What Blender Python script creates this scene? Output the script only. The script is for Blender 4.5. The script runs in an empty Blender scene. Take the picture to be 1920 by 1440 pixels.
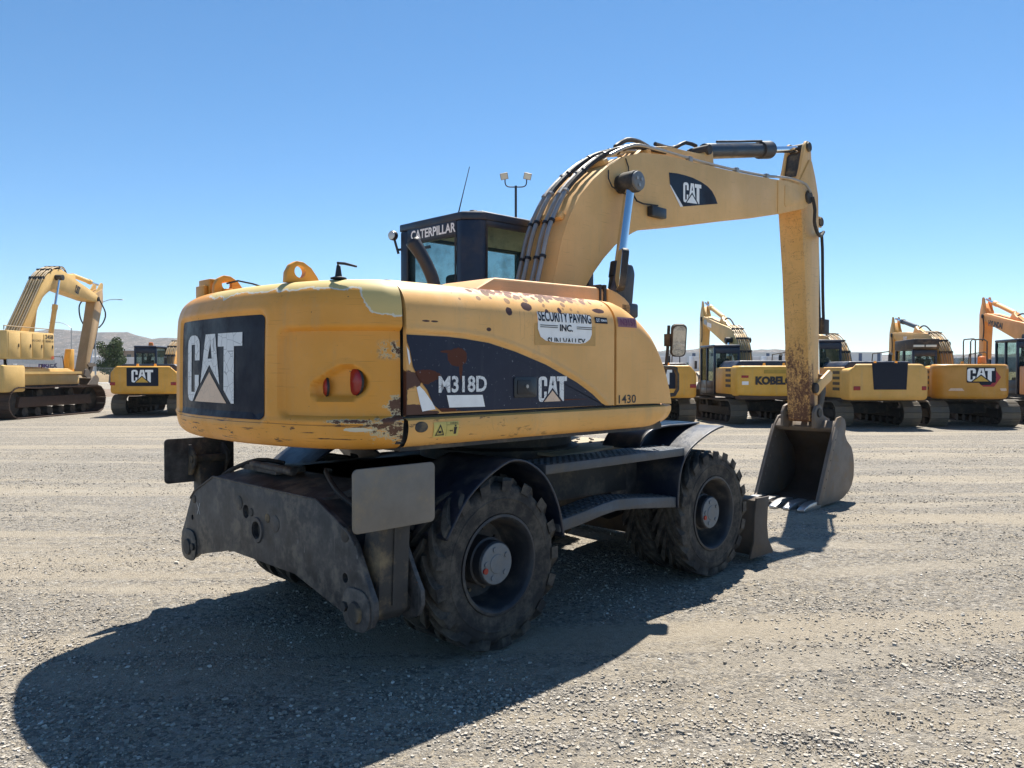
import bpy, bmesh, math, random
from mathutils import Vector, Matrix
R = math.radians
rnd = random.Random(7)
sc = bpy.context.scene
col = sc.collection

# ------------------------------------------------------------------ camera, sky, sun, exposure
cam_d = bpy.data.cameras.new('camera'); cam = bpy.data.objects.new('camera', cam_d); col.objects.link(cam)
cam.location = (0, 0, 1.75); cam.rotation_euler = (R(90 - 0.98), 0, 0)
cam_d.sensor_width = 36; cam_d.lens = 1465 / 1920 * 36; cam_d.clip_start = .05; cam_d.clip_end = 20000
sc.camera = cam
SUN_EL, SUN_AZ = 59.0, 18.0            # azimuth clockwise from +Y (the viewing direction)
w = bpy.data.worlds.new('World'); sc.world = w; w.use_nodes = True
wn = w.node_tree; bg = wn.nodes['Background']
sky = wn.nodes.new('ShaderNodeTexSky'); sky.sky_type = 'NISHITA'; sky.sun_disc = False
sky.sun_elevation = R(SUN_EL); sky.sun_rotation = R(SUN_AZ); sky.air_density = .8; sky.dust_density = 0; sky.ozone_density = 5
hs_ = wn.nodes.new('ShaderNodeHueSaturation'); hs_.inputs['Hue'].default_value = .493; hs_.inputs['Saturation'].default_value = 1.13
wn.links.new(sky.outputs[0], hs_.inputs['Color']); wn.links.new(hs_.outputs[0], bg.inputs[0]); bg.inputs[1].default_value = .074
sd = bpy.data.lights.new('sun', 'SUN'); sun = bpy.data.objects.new('sun', sd); col.objects.link(sun)
sd.energy = 5.0; sd.angle = R(.53); sd.color = (1, .95, .86)
sv = Vector((math.sin(R(SUN_AZ)) * math.cos(R(SUN_EL)), math.cos(R(SUN_AZ)) * math.cos(R(SUN_EL)), math.sin(R(SUN_EL))))
sun.rotation_euler = sv.to_track_quat('Z', 'Y').to_euler(); sun.location = (0, 0, 60)
vs = sc.view_settings; vs.view_transform = 'Standard'; vs.look = 'None'; vs.exposure = 1.06; vs.gamma = 1
sc.render.engine = 'CYCLES'

# ------------------------------------------------------------------ helpers: meshes
class MB:
    def __init__(s): s.v = []; s.f = []
    def add(s, vs_, fs):
        o = len(s.v); s.v += [tuple(p) for p in vs_]; s.f += [tuple(o + i for i in f) for f in fs]; return s
    def box(s, x0, x1, y0, y1, z0, z1, M=None):
        p = [Vector((x, y, z)) for x in (x0, x1) for y in (y0, y1) for z in (z0, z1)]
        if M: p = [M @ q for q in p]
        return s.add(p, [(0, 1, 3, 2), (4, 6, 7, 5), (0, 4, 5, 1), (2, 3, 7, 6), (0, 2, 6, 4), (1, 5, 7, 3)])
    def prism(s, pts, a0, a1, ax='y', M=None):
        def mk(p, a): return Vector({'y': (p[0], a, p[1]), 'x': (a, p[0], p[1]), 'z': (p[0], p[1], a)}[ax])
        n = len(pts); P = [mk(p, a0) for p in pts] + [mk(p, a1) for p in pts]
        if M: P = [M @ q for q in P]
        return s.add(P, [tuple(range(n)), tuple(range(2 * n - 1, n - 1, -1))] + [(i, (i + 1) % n, n + (i + 1) % n, n + i) for i in range(n)])
    def rings(s, secs, closed=True, caps=True):
        n = len(secs[0]); o = len(s.v); fs = []
        for i in range(len(secs) - 1):
            for j in range(n if closed else n - 1):
                k = (j + 1) % n; fs.append((i * n + j, i * n + k, (i + 1) * n + k, (i + 1) * n + j))
        if caps: fs += [tuple(range(n - 1, -1, -1)), tuple((len(secs) - 1) * n + j for j in range(n))]
        return s.add([p for q in secs for p in q], fs)
    def tube(s, path, r, n=10, caps=True):
        P = [Vector(p) for p in path]; m = len(P)
        rr = r if isinstance(r, (list, tuple)) else [r] * m
        secs = []; u = None
        for i in range(m):
            t = (P[min(i + 1, m - 1)] - P[max(i - 1, 0)]).normalized()
            if u is None: u = t.cross(Vector((0, 0, 1)) if abs(t.z) < .9 else Vector((1, 0, 0))).normalized()
            u = (u - t * u.dot(t)).normalized(); b = t.cross(u)
            secs.append([P[i] + (u * math.cos(2 * math.pi * k / n) + b * math.sin(2 * math.pi * k / n)) * rr[i] for k in range(n)])
        return s.rings(secs, True, caps)
    def lathe(s, prof, n=32, M=None, caps=False):        # profile (radius, y) turned about the y axis
        secs = [[Vector((r * math.cos(2 * math.pi * k / n), y, r * math.sin(2 * math.pi * k / n))) for k in range(n)] for r, y in prof]
        if M: secs = [[M @ p for p in q] for q in secs]
        return s.rings(secs, True, caps)
    def cyl(s, a, b, r, n=20, r2=None): return s.tube([a, b], [r, r if r2 is None else r2], n)
    def grid(s, rows): return s.rings(rows, False, False)
    def build(s, name, mat, parent=None, bev=0, ang=35, seg=2, smooth=True):
        me = bpy.data.meshes.new(name)
        bm = bmesh.new(); vv = [bm.verts.new(p) for p in s.v]
        for f in s.f:
            try: bm.faces.new([vv[i] for i in f])
            except ValueError: pass
        bmesh.ops.recalc_face_normals(bm, faces=bm.faces[:])
        if bev:
            es = [e for e in bm.edges if len(e.link_faces) == 2 and e.calc_face_angle(0) > R(25)]
            bmesh.ops.bevel(bm, geom=es, offset=bev, offset_type='OFFSET', segments=seg, profile=.5, affect='EDGES', clamp_overlap=True)
        bm.to_mesh(me); bm.free()
        if smooth:
            me.polygons.foreach_set('use_smooth', [True] * len(me.polygons)); me.set_sharp_from_angle(angle=R(ang))
        return link(name, me, mat, parent)
def link(name, me, mat, parent=None):
    if mat is not None: me.materials.clear(); me.materials.append(mat)
    o = bpy.data.objects.new(name, me); col.objects.link(o)
    if parent: o.parent = parent
    return o
def thing(name, label, cat, loc=(0, 0, 0), rz=0, group=None):
    o = bpy.data.objects.new(name, None); col.objects.link(o); o.location = loc; o.rotation_euler = (0, 0, rz); o.empty_display_size = .2
    return tag(o, label, cat, group)
def tag(o, label, cat, group=None):
    o['label'] = label; o['category'] = cat
    if group: o['group'] = group
    return o
def kind(o, k): o['kind'] = k; return o
def cut(o, cutters):                       # real holes: boolean difference, applied at once
    for c in cutters:
        m = o.modifiers.new('b', 'BOOLEAN'); m.operation = 'DIFFERENCE'; m.object = c; m.solver = 'EXACT'
    dg = bpy.context.evaluated_depsgraph_get(); me = bpy.data.meshes.new_from_object(o.evaluated_get(dg))
    o.modifiers.clear(); o.data = me
    for c in cutters: bpy.data.objects.remove(c)
    me.set_sharp_from_angle(angle=R(35))
def lerp(t, tab):
    if t <= tab[0][0]: return tab[0][1]
    for (a, b), (c, d) in zip(tab, tab[1:]):
        if t <= c: return b + (d - b) * (t - a) / (c - a)
    return tab[-1][1]
def smst(a, b, x):
    t = max(0, min(1, (x - a) / (b - a))); return t * t * (3 - 2 * t)
def spline(P, step):                       # Catmull-Rom resampled
    P = [Vector(p) for p in P]; out = []
    for i in range(len(P) - 1):
        p0, p1, p2, p3 = P[max(i - 1, 0)], P[i], P[i + 1], P[min(i + 2, len(P) - 1)]
        n = max(1, int((p2 - p1).length / step))
        for k in range(n):
            t = k / n; out.append(.5 * (2 * p1 + (p2 - p0) * t + (2 * p0 - 5 * p1 + 4 * p2 - p3) * t * t + (3 * p1 - p0 - 3 * p2 + p3) * t ** 3))
    return out + [P[-1]]

# ------------------------------------------------------------------ helpers: flat print (lettering, emblems)
def text_shape(body, w, h, bold=.02):
    c = bpy.data.curves.new('t', 'FONT'); c.body = body; c.size = 1; c.offset = bold; c.resolution_u = 3; c.fill_mode = 'FRONT'
    o = bpy.data.objects.new('t', c); col.objects.link(o)
    me = bpy.data.meshes.new_from_object(o.evaluated_get(bpy.context.evaluated_depsgraph_get()))
    V = [v.co.copy() for v in me.vertices]; F = [tuple(p.vertices) for p in me.polygons]
    bpy.data.objects.remove(o); bpy.data.curves.remove(c); bpy.data.meshes.remove(me)
    x0 = min(v.x for v in V); x1 = max(v.x for v in V); y0 = min(v.y for v in V); y1 = max(v.y for v in V)
    return [((v.x - x0) / (x1 - x0) * w, (v.y - y0) / (y1 - y0) * h) for v in V], F
def poly_shape(polys, w, h):
    V = []; F = []
    for p in polys: F.append(tuple(range(len(V), len(V) + len(p)))); V += [(a * w, b * h) for a, b in p]
    return V, F
CAT_TOP = [(.105, .86), (.19, .86), (.19, 1), (.105, 1)]
CAT_L = [[(0, .14), (.015, .06), (.045, .015), (.09, 0), (.105, 0), (.105, 1), (.055, .98), (.015, .93), (0, .86)], CAT_TOP, [(.19, .62), (.295, .62), (.295, .86), (.28, .93), (.24, .98), (.19, 1)], [(.105, 0), (.14, 0), (.19, .09), (.19, .14), (.105, .14)], [(.19, .09), (.28, .25), (.28, .40), (.19, .40)],
         [(.41, 1), (.5, 1), (.497, .86), (.455, .64)], [(.41, 1), (.455, .64), (.485, .55), (.315, .27)], [(.5, 1), (.585, 1), (.53, .64), (.503, .86)], [(.585, 1), (.665, .26), (.485, .55), (.53, .64)], [(.455, .64), (.485, .55), (.53, .64)],
         [(.635, .81), (1, .81), (1, 1), (.635, 1)], [(.735, .19), (.85, 0), (.89, 0), (.89, .81), (.735, .81)]]
CAT_TRI = [(.485, .44), (.19, 0), (.78, 0)]
def rrect(x0, x1, y0, y1, r, n=4):
    out = []
    for cx, cy, a in ((x1 - r, y1 - r, 0), (x0 + r, y1 - r, 90), (x0 + r, y0 + r, 180), (x1 - r, y0 + r, 270)):
        for k in range(n + 1): out.append((cx + r * math.cos(R(a + 90 * k / n)), cy + r * math.sin(R(a + 90 * k / n))))
    return out
def decal(name, shape, fn, mat, parent, cell=None, clip=None):        # fn(u, v) gives the 3-D point; cell: slice so that it bends with the surface
    V, F = shape
    bm = bmesh.new(); vv = [bm.verts.new((a, b, 0)) for a, b in V]
    for f in F:
        try: bm.faces.new([vv[i] for i in f])
        except ValueError: pass
    bm.normal_update(); bmesh.ops.triangulate(bm, faces=bm.faces[:])
    if clip: bmesh.ops.bisect_plane(bm, geom=bm.verts[:] + bm.edges[:] + bm.faces[:], plane_co=Vector((0, clip[0], 0)), plane_no=Vector((0, clip[1], 0)), clear_outer=True)
    if cell:
        for ax in (0, 1):
            lo = min(p[ax] for p in V); hi = max(p[ax] for p in V); k = lo + cell
            while k < hi:
                co = Vector((k, 0, 0) if ax == 0 else (0, k, 0)); no = Vector((1, 0, 0) if ax == 0 else (0, 1, 0))
                bmesh.ops.bisect_plane(bm, geom=bm.verts[:] + bm.edges[:] + bm.faces[:], plane_co=co, plane_no=no); k += cell
    for v in bm.verts: v.co = fn(v.co.x, v.co.y)
    me = bpy.data.meshes.new(name); bm.to_mesh(me); bm.free()
    return link(name, me, mat, parent)
def plane_fn(o, rt, up):
    o, rt, up = Vector(o), Vector(rt).normalized(), Vector(up).normalized()
    return lambda a, b: o + rt * a + up * b

# ------------------------------------------------------------------ helpers: procedural materials
class G:
    def __init__(s, name, rough=.5, metal=0, spec=.5):
        s.mat = bpy.data.materials.new(name); s.mat.use_nodes = True; s.nt = s.mat.node_tree
        s.b = s.nt.nodes['Principled BSDF']; s.set('Roughness', rough); s.set('Metallic', metal); s.set('Specular IOR Level', spec)
        s.tc = s.nt.nodes.new('ShaderNodeTexCoord'); s.P = s.tc.outputs['Object']
        sp = s.nt.nodes.new('ShaderNodeSeparateXYZ'); s.nt.links.new(s.P, sp.inputs[0]); s.x, s.y, s.z = sp.outputs
    def put(s, sock, v):
        if isinstance(v, bpy.types.NodeSocket): s.nt.links.new(v, sock)
        elif isinstance(v, (tuple, list)) and len(v) == 3 and sock.type == 'RGBA': sock.default_value = (*v, 1)
        else: sock.default_value = v
    def set(s, k, v): s.put(s.b.inputs[k], v); return s
    def m(s, op, a, b=0., c=0., clamp=False):
        n = s.nt.nodes.new('ShaderNodeMath'); n.operation = op; n.use_clamp = clamp
        for i, v in enumerate((a, b, c)): s.put(n.inputs[i], v)
        return n.outputs[0]
    def add(s, a, b): return s.m('ADD', a, b)
    def sub(s, a, b): return s.m('SUBTRACT', a, b)
    def mul(s, *a):
        o = a[0]
        for b in a[1:]: o = s.m('MULTIPLY', o, b)
        return o
    def mx(s, a, b): return s.m('MAXIMUM', a, b)
    def ss(s, x, a, b):
        n = s.nt.nodes.new('ShaderNodeMapRange'); n.interpolation_type = 'SMOOTHSTEP'
        flip = a > b
        if flip: a, b = b, a
        s.put(n.inputs[0], x); n.inputs[1].default_value = a; n.inputs[2].default_value = b
        n.inputs[3].default_value = 1. if flip else 0.; n.inputs[4].default_value = 0. if flip else 1.
        return n.outputs[0]
    def win(s, x, a, b, e): return s.mul(s.ss(x, a - e, a + e), s.ss(x, b + e, b - e))
    def vec(s, sx=1, sy=1, sz=1, off=(0, 0, 0)):
        n = s.nt.nodes.new('ShaderNodeMapping'); n.inputs['Scale'].default_value = (sx, sy, sz); n.inputs['Location'].default_value = off
        s.nt.links.new(s.P, n.inputs['Vector']); return n.outputs[0]
    def noise(s, scale, detail=4, rough=.55, v=None, dist=0):
        n = s.nt.nodes.new('ShaderNodeTexNoise'); n.inputs['Scale'].default_value = scale; n.inputs['Detail'].default_value = detail
        n.inputs['Roughness'].default_value = rough; n.inputs['Distortion'].default_value = dist
        s.nt.links.new(v or s.P, n.inputs['Vector']); return n.outputs['Fac']
    def voro(s, scale, out='Distance', v=None, feature='F1', rand=1):
        n = s.nt.nodes.new('ShaderNodeTexVoronoi'); n.feature = feature; n.inputs['Scale'].default_value = scale; n.inputs['Randomness'].default_value = rand
        s.nt.links.new(v or s.P, n.inputs['Vector']); return n.outputs[out]
    def mix(s, f, a, b):
        n = s.nt.nodes.new('ShaderNodeMix'); n.data_type = 'RGBA'; s.put(n.inputs[0], f); s.put(n.inputs[6], a); s.put(n.inputs[7], b); return n.outputs[2]
    def bump(s, h, strength=.5, dist=.01):
        n = s.nt.nodes.new('ShaderNodeBump'); n.inputs['Strength'].default_value = strength; n.inputs['Distance'].default_value = dist
        s.put(n.inputs['Height'], h); s.nt.links.new(n.outputs[0], s.b.inputs['Normal']); return s
RUST = (.075, .028, .014); PRIMER = (.55, .45, .27)
def paint(name, c, dust=.5, chips=0., rough=.42, extra=None, dustc=(.42, .35, .24), spec=.4):
    g = G(name, rough, 0, spec)
    big = g.noise(1.7, 5, .6); fine = g.noise(35, 4, .6)
    cc = g.mix(g.ss(big, .35, .7), c, tuple(min(1, v * 1.12 + .02) for v in c))
    streak = g.noise(1, 5, .65, g.vec(9, 9, .9))
    cc = g.mix(g.mul(g.ss(streak, .5, .8), dust * .75), cc, dustc)
    cc = g.mix(g.mul(g.ss(fine, .55, .8), dust * .5), cc, dustc)
    scr = g.noise(1, 2, .5, g.vec(4, 4, 160)); scr2 = g.noise(1, 2, .5, g.vec(120, 120, 5, (3, 1, 2)))
    cc = g.mix(g.mul(g.mx(g.ss(scr, .67, .71), g.ss(scr2, .70, .75)), .45), cc, tuple(v * .55 for v in c))
    thin = g.noise(2.6, 3, .5, None, 3.5); cc = g.mix(g.mul(g.win(thin, .4985, .5015, .001), g.ss(g.noise(1.3), .48, .6), .5), cc, tuple(v * .5 for v in c))
    r = g.add(rough, g.mul(g.ss(streak, .4, .8), .25))
    if chips:
        n = g.noise(7, 6, .7); k = g.ss(n, .80 - chips, .82 - chips)
        cc = g.mix(k, cc, RUST); r = g.mx(r, g.mul(k, .85))
    g.out = (cc, r)
    if extra: extra(g)
    g.set('Base Color', g.out[0]); g.set('Roughness', g.out[1])
    g.bump(g.add(g.noise(3, 2), g.mul(fine, .06)), .12, .02)
    return g.mat
def plain(name, c, rough=.5, metal=0, var=.25, scale=12, spec=.5, dirt=None, bump=.15):
    g = G(name, rough, metal, spec)
    n = g.noise(scale, 5, .65); cc = g.mix(n, tuple(v * (1 - var) for v in c), tuple(min(1, v * (1 + var)) for v in c))
    if dirt:
        d = g.noise(4, 6, .7); cc = g.mix(g.mul(g.ss(d, .45, .72), dirt[1]), cc, dirt[0]); g.set('Roughness', g.add(rough, g.mul(g.ss(d, .4, .7), .3)))
    g.set('Base Color', cc)
    if bump: g.bump(g.noise(scale * 3, 3), bump, .01)
    return g.mat
def glassy(name, tint, alpha=.5, rough=.03):
    g = G(name, rough, 0, .5); g.set('Base Color', tint); nt = g.nt
    tr = nt.nodes.new('ShaderNodeBsdfTransparent'); tr.inputs[0].default_value = (*[min(1, v) for v in (.84, .90, .88)], 1)
    mx_ = nt.nodes.new('ShaderNodeMixShader'); out = nt.nodes['Material Output']
    d = g.noise(3, 5, .7); g.put(mx_.inputs[0], g.add(alpha, g.mul(g.ss(d, .45, .75), .25)))
    nt.links.new(tr.outputs[0], mx_.inputs[1]); nt.links.new(g.b.outputs[0], mx_.inputs[2]); nt.links.new(mx_.outputs[0], out.inputs[0])
    return g.mat

def blobs(g, L, amp=1.5, sc=9):       # rust patches with ragged rims at given places on the side panel
    n = g.mul(g.sub(g.add(g.mul(g.noise(sc, 6, .72), .75), g.mul(g.noise(sc * 5, 4, .7), .25)), .5), amp * 2)
    k = None
    for cx, cz, rx, rz in L:
        e = g.add(g.m('POWER', g.mul(g.m('ABSOLUTE', g.sub(g.x, cx)), 1 / rx), 2.), g.m('POWER', g.mul(g.m('ABSOLUTE', g.sub(g.z, cz)), 1 / rz), 2.))
        q = g.ss(g.add(e, n), 1.0, .8); k = q if k is None else g.mx(k, q)
    return k
YEL = (.71, .31, .042)
DUST = (.30, .25, .18)
M = {}
def cw_extra(g):          # counterweight: lost top coat on the crown, chips and rusted scrapes low on the right corner
    c, r = g.out
    edge = g.add(g.z, g.mul(g.sub(g.noise(6, 5, .6), .5), .12))
    lim = g.add(2.20, g.mul(g.ss(g.y, -1.10, -1.2), -.15))
    d = g.sub(edge, lim); k = g.ss(d, 0, .004); ring = g.win(d, -.003, .007, .002)
    k = g.mul(k, g.ss(g.y, .25, .10)); ring = g.mul(ring, g.ss(g.y, .25, .10))
    c = g.mix(k, c, (.62, .47, .19)); c = g.mix(ring, c, (.66, .62, .50))
    n = g.add(g.mul(g.noise(11, 6, .75), .7), g.mul(g.noise(60, 4, .7), .3))
    def spot(cy, cz, ry, rz): return g.add(g.m('POWER', g.mul(g.m('ABSOLUTE', g.sub(g.y, cy)), 1 / ry), 2.), g.m('POWER', g.mul(g.m('ABSOLUTE', g.sub(g.z, cz)), 1 / rz), 2.))
    e = g.m('MINIMUM', g.m('MINIMUM', spot(-1.205, 1.42, .045, .065), spot(-1.225, 1.56, .03, .05)), g.m('MINIMUM', spot(-1.10, 1.475, .12, .012), spot(-1.235, 1.50, .02, .20)))
    e = g.add(e, g.add(g.mul(g.sub(n, .5), 7.5), g.mul(g.sub(g.noise(1, 5, .75, g.vec(9, 9, 45)), .5), 4.))); c = g.mix(g.ss(e, .95, .8), c, PRIMER); c = g.mix(g.ss(e, .45, .3), c, g.mix(g.noise(40, 4, .7), RUST, (.15, .07, .04)))
    e = g.add(spot(-1.14, 1.43, .06, .012), g.mul(g.sub(n, .5), 3.)); c = g.mix(g.ss(e, 1., .8), c, (.68, .60, .44))
    ch = g.mul(g.win(g.y, -1.24, -1.185, .02), g.win(g.z, 1.82, 1.91, .02)); n2 = g.noise(30, 4, .7)
    c = g.mix(g.mul(g.ss(n2, .47, .49), ch), c, PRIMER); c = g.mix(g.mul(g.ss(n2, .54, .56), ch), c, RUST)
    # long dark scuffs round the belt line
    n3 = g.noise(1, 5, .7, g.vec(3.2, 3.2, 75, (2, 5, 1))); c = g.mix(g.mul(g.ss(n3, .60, .64), g.win(g.z, 1.34, 1.475, .01)), c, (.07, .04, .025))
    n5 = g.noise(8, 6, .75, g.vec(1, 1, 3, (7, 1, 3))); c = g.mix(g.mul(g.ss(n5, .62, .64), g.win(g.z, 1.34, 1.5, .02)), c, (.09, .045, .025))
    line = g.win(g.add(g.z, g.mul(g.noise(2, 2), .012)), 1.459, 1.4625, .001); c = g.mix(g.mul(line, .8), c, (.03, .02, .012))
    c = g.mix(g.mul(g.ss(g.noise(20, 4, .7), .70, .72), .9), c, (.10, .05, .03))
    g.out = (c, g.mx(r, g.mul(k, .6)))
M['cw'] = paint('counterweight_yellow', YEL, .3, extra=cw_extra)
def hood_extra(g):        # hood: rust blisters along the sun-baked shoulder
    c, r = g.out
    n = g.noise(16, 5, .6); v = g.voro(17); big = g.noise(2.2, 4, .6)
    up = g.ss(g.z, 2.06, 2.27)
    heavy = g.mul(g.ss(g.x, -1.75, -1.2), g.ss(g.x, -.05, -.25))
    lvl = g.add(g.mul(up, .55), g.mul(g.sub(big, .5), .5))
    k1 = g.mul(g.ss(g.sub(g.mul(heavy, lvl), v), -.02, .005), up)
    k2 = g.mul(g.ss(g.add(g.add(g.mul(n, .7), g.mul(g.noise(55, 4, .7), .3)), g.mul(up, .30)), .775, .82), g.ss(g.z, 2.17, 2.25), heavy)
    halo = g.mul(g.ss(g.sub(g.mul(heavy, lvl), v), -.12, 0), .5)
    c = g.mix(g.mul(halo, up), c, (.50, .30, .14)); c = g.mix(k1, c, (.085, .03, .02)); c = g.mix(g.mul(k2, .9), c, (.22, .10, .075))
    st = g.noise(1, 4, .6, g.vec(40, 40, 1.2)); c = g.mix(g.mul(g.ss(st, .58, .75), g.win(g.z, 1.98, 2.2, .05), heavy, .45), c, (.30, .14, .06))
    k5 = blobs(g, [(-1.88, 1.70, .10, .06), (-1.86, 1.53, .12, .035), (-1.76, 1.51, .12, .015), (-1.90, 1.60, .02, .10)]); c = g.mix(k5, c, (.085, .03, .018))
    c = g.mix(blobs(g, [(-1.28, 2.0, .02, .012), (-1.76, 2.03, .03, .006), (-1.70, 2.03, .03, .006), (-.20, 2.17, .07, .018), (-.93, 2.16, .05, .03), (-.75, 2.13, .02, .025), (-.62, 2.15, .02, .02), (-1.1, 2.12, .03, .03)], 1., 14), c, (.07, .026, .018))
    g.out = (c, g.mx(r, g.mul(g.mx(k1, k2), .85)))
M['cwplain'] = paint('counterweight_fittings_yellow', (.66, .30, .04), .4, chips=.03)
M['hood'] = paint('hood_yellow', (.72, .395, .125), .4, extra=hood_extra)
def skirt_extra(g):
    c, r = g.out
    n = g.noise(1, 5, .7, g.vec(6, 6, 26)); c = g.mix(g.mul(g.ss(n, .60, .66), g.ss(g.x, .2, -1.6), .8), c, (.10, .055, .03))
    n2 = g.noise(10, 6, .75); c = g.mix(g.mul(g.ss(n2, .64, .67), g.ss(g.x, -1.2, -1.9)), c, RUST); g.out = (c, r)
M['skirt'] = paint('skirt_yellow', (.74, .395, .11), .4, extra=skirt_extra)
M['tank'] = paint('tank_yellow', (.72, .385, .115), .3, chips=.02)
M['inner'] = paint('inner_hood_yellow', (.70, .38, .16), .5, chips=.14)
M['boom'] = paint('boom_yellow', (.68, .405, .15), .45, chips=.02, rough=.5)
def stick_extra(g):
    c, r = g.out
    n = g.add(g.mul(g.noise(5, 6, .75, g.vec(1, 1, .45)), .6), g.mul(g.noise(38, 5, .75), .4)); low = g.ss(g.z, 2.7, 1.5); rear = g.ss(g.sub(g.x, g.mul(g.sub(3.8, g.z), .12)), 5.36, 5.30)
    k = g.mul(g.ss(g.add(n, g.mul(low, .24)), .64, .76), g.mx(rear, g.mul(low, .3)))
    c = g.mix(k, c, g.mix(g.noise(22, 4, .7), (.17, .075, .04), (.09, .05, .04)))
    s1 = g.noise(1, 3, .5, g.vec(70, 70, 2.2)); s2 = g.noise(5, 4, .6, None, 2.5)
    c = g.mix(g.mul(g.mx(g.ss(s1, .68, .72), g.win(s2, .495, .505, .004)), rear, .8), c, (.16, .07, .04))
    g.out = (c, g.mx(r, g.mul(k, .8)))
M['stick'] = paint('stick_yellow', (.69, .39, .12), .45, extra=stick_extra)
M['navy'] = plain('navy_decal', (.006, .010, .024), .4, dirt=((.04, .04, .045), .2), bump=.05, spec=.25)
def navy2():
    g = G('scuffed_navy_decal', .36, 0, .28)
    n = g.noise(2.2, 5, .6); cc = g.mix(g.ss(n, .4, .7), (.005, .010, .034), (.009, .017, .045))
    st = g.noise(1, 5, .7, g.vec(18, 18, 1.4)); cc = g.mix(g.mul(g.ss(st, .55, .75), .22), cc, (.07, .08, .10))
    k = blobs(g, [(-1.52, 1.83, .075, .055), (-1.495, 1.755, .014, .07), (-1.56, 1.86, .10, .010), (-1.86, 1.71, .16, .045), (-1.74, 1.72, .09, .035), (-1.70, 1.515, .20, .022), (-1.27, 1.95, .03, .02), (-.62, 1.555, .28, .004)])
    cc = g.mix(k, cc, (.10, .035, .022))
    sp = g.noise(60, 3, .6); cc = g.mix(g.mul(g.ss(sp, .68, .71), .6), cc, (.30, .33, .38))
    g.set('Base Color', cc); g.set('Roughness', g.add(.34, g.mul(k, .5))); g.bump(g.add(g.mul(st, .5), k), .25, .006); return g.mat
M['navy2'] = navy2()
def crackle(name, c, dark):
    g = G(name, .55); e = g.voro(15, 'Distance', None, 'DISTANCE_TO_EDGE'); e2 = g.voro(34, 'Distance', None, 'DISTANCE_TO_EDGE')
    k = g.mx(g.ss(e, .030, .012), g.mul(g.ss(e2, .03, .012), g.ss(g.noise(4), .5, .6))); n = g.noise(6, 5)
    g.set('Base Color', g.mix(g.mul(k, .75), g.mix(n, tuple(v * .85 for v in c), c), dark)); return g.mat
M['white'] = crackle('cracked_white_vinyl', (.82, .83, .83), (.30, .30, .32))
M['pwhite'] = plain('white_vinyl', (.90, .90, .89), .5, var=.1, dirt=((.5, .45, .4), .25), bump=0)
M['pink'] = crackle('faded_triangle_vinyl', (.80, .58, .42), (.6, .44, .33))
M['black'] = plain('black_print', (.012, .012, .016), .5, bump=0)
M['dark'] = plain('black_chassis_paint', (.022, .023, .026), .6, var=.4, dirt=((.17, .145, .11), .75))
def scuffed():
    g = G('scuffed_black_frame', .55); n = g.noise(7, 6, .7); c = g.mix(g.ss(n, .3, .7), (.016, .017, .02), (.095, .092, .092))
    c = g.mix(g.mul(g.ss(g.noise(3.5, 6, .75), .5, .66), .75), c, (.19, .155, .115)); v = g.noise(1, 5, .7, g.vec(22, 22, 1.6)); c = g.mix(g.mul(g.ss(v, .55, .72), .5), c, (.14, .13, .12))
    sc_ = g.noise(1, 3, .6, g.vec(45, 45, 5, (1, 2, 3))); c = g.mix(g.ss(sc_, .73, .76), c, (.42, .42, .42)); c = g.mix(g.ss(g.noise(24, 5, .75), .68, .71), c, (.16, .07, .035))
    g.set('Base Color', c); g.set('Roughness', g.add(.42, g.mul(n, .35))); g.bump(g.add(n, g.mul(g.noise(50, 3), .3)), .3, .008); return g.mat
M['frame'] = scuffed()
M['leg'] = plain('muddy_black_leg', (.035, .034, .034), .65, var=.5, scale=6, dirt=((.28, .21, .12), .85))
M['pad'] = plain('worn_steel_pad', (.20, .18, .155), .6, .3, .35, 5, dirt=((.34, .27, .18), .8))
M['fender'] = plain('navy_plastic', (.010, .016, .032), .38, var=.4, dirt=((.13, .115, .095), .55))
M['step'] = plain('step_steel', (.075, .085, .10), .5, .3, .35, 14, dirt=((.16, .135, .10), .6))
M['deck'] = plain('dusty_deck', (.33, .28, .20), .85, var=.3, dirt=((.42, .36, .26), .6))
def rubber():
    g = G('dusty_rubber', .85, 0, .3); n = g.noise(8, 6, .7); rr_ = g.m('SQRT', g.add(g.m('POWER', g.m('ABSOLUTE', g.x), 2.), g.m('POWER', g.m('ABSOLUTE', g.z), 2.)))
    c = g.mix(n, (.016, .016, .018), (.040, .039, .038)); c = g.mix(g.mul(g.ss(g.noise(5, 6, .75), .40, .68), .72), c, (.135, .118, .096))
    c = g.mix(g.mul(g.ss(rr_, .525, .538), g.ss(g.noise(14, 4, .7), .3, .6), .55), c, (.13, .118, .10)); g.set('Base Color', c); g.bump(g.add(n, g.mul(g.noise(60, 3), .4)), .35, .006); return g.mat
M['tyre'] = rubber()
M['rim'] = plain('black_rim', (.022, .025, .032), .5, var=.4, dirt=((.15, .13, .105), .7))
M['cap'] = plain('grey_hub_cap', (.16, .18, .20), .55, .2, .25, 18, dirt=((.25, .21, .16), .5))
M['chrome'] = plain('chrome_rod', (.75, .76, .78), .12, 1, .05, bump=0)
M['steel'] = plain('grey_steel_pipe', (.34, .335, .33), .4, .6, .2, dirt=((.38, .32, .24), .6))
M['rubber'] = plain('black_hose', (.02, .02, .022), .6, dirt=((.12, .1, .08), .4))
M['cylblack'] = plain('black_cylinder_paint', (.014, .018, .026), .35, dirt=((.10, .09, .08), .35))
M['bucket'] = plain('worn_bucket_steel', (.17, .14, .115), .6, .3, .35, 6, dirt=((.26, .18, .11), .8))
M['inbucket'] = plain('rusty_bucket_inside', (.075, .058, .046), .8, .1, .45, 5, dirt=((.12, .08, .05), .7))
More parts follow.
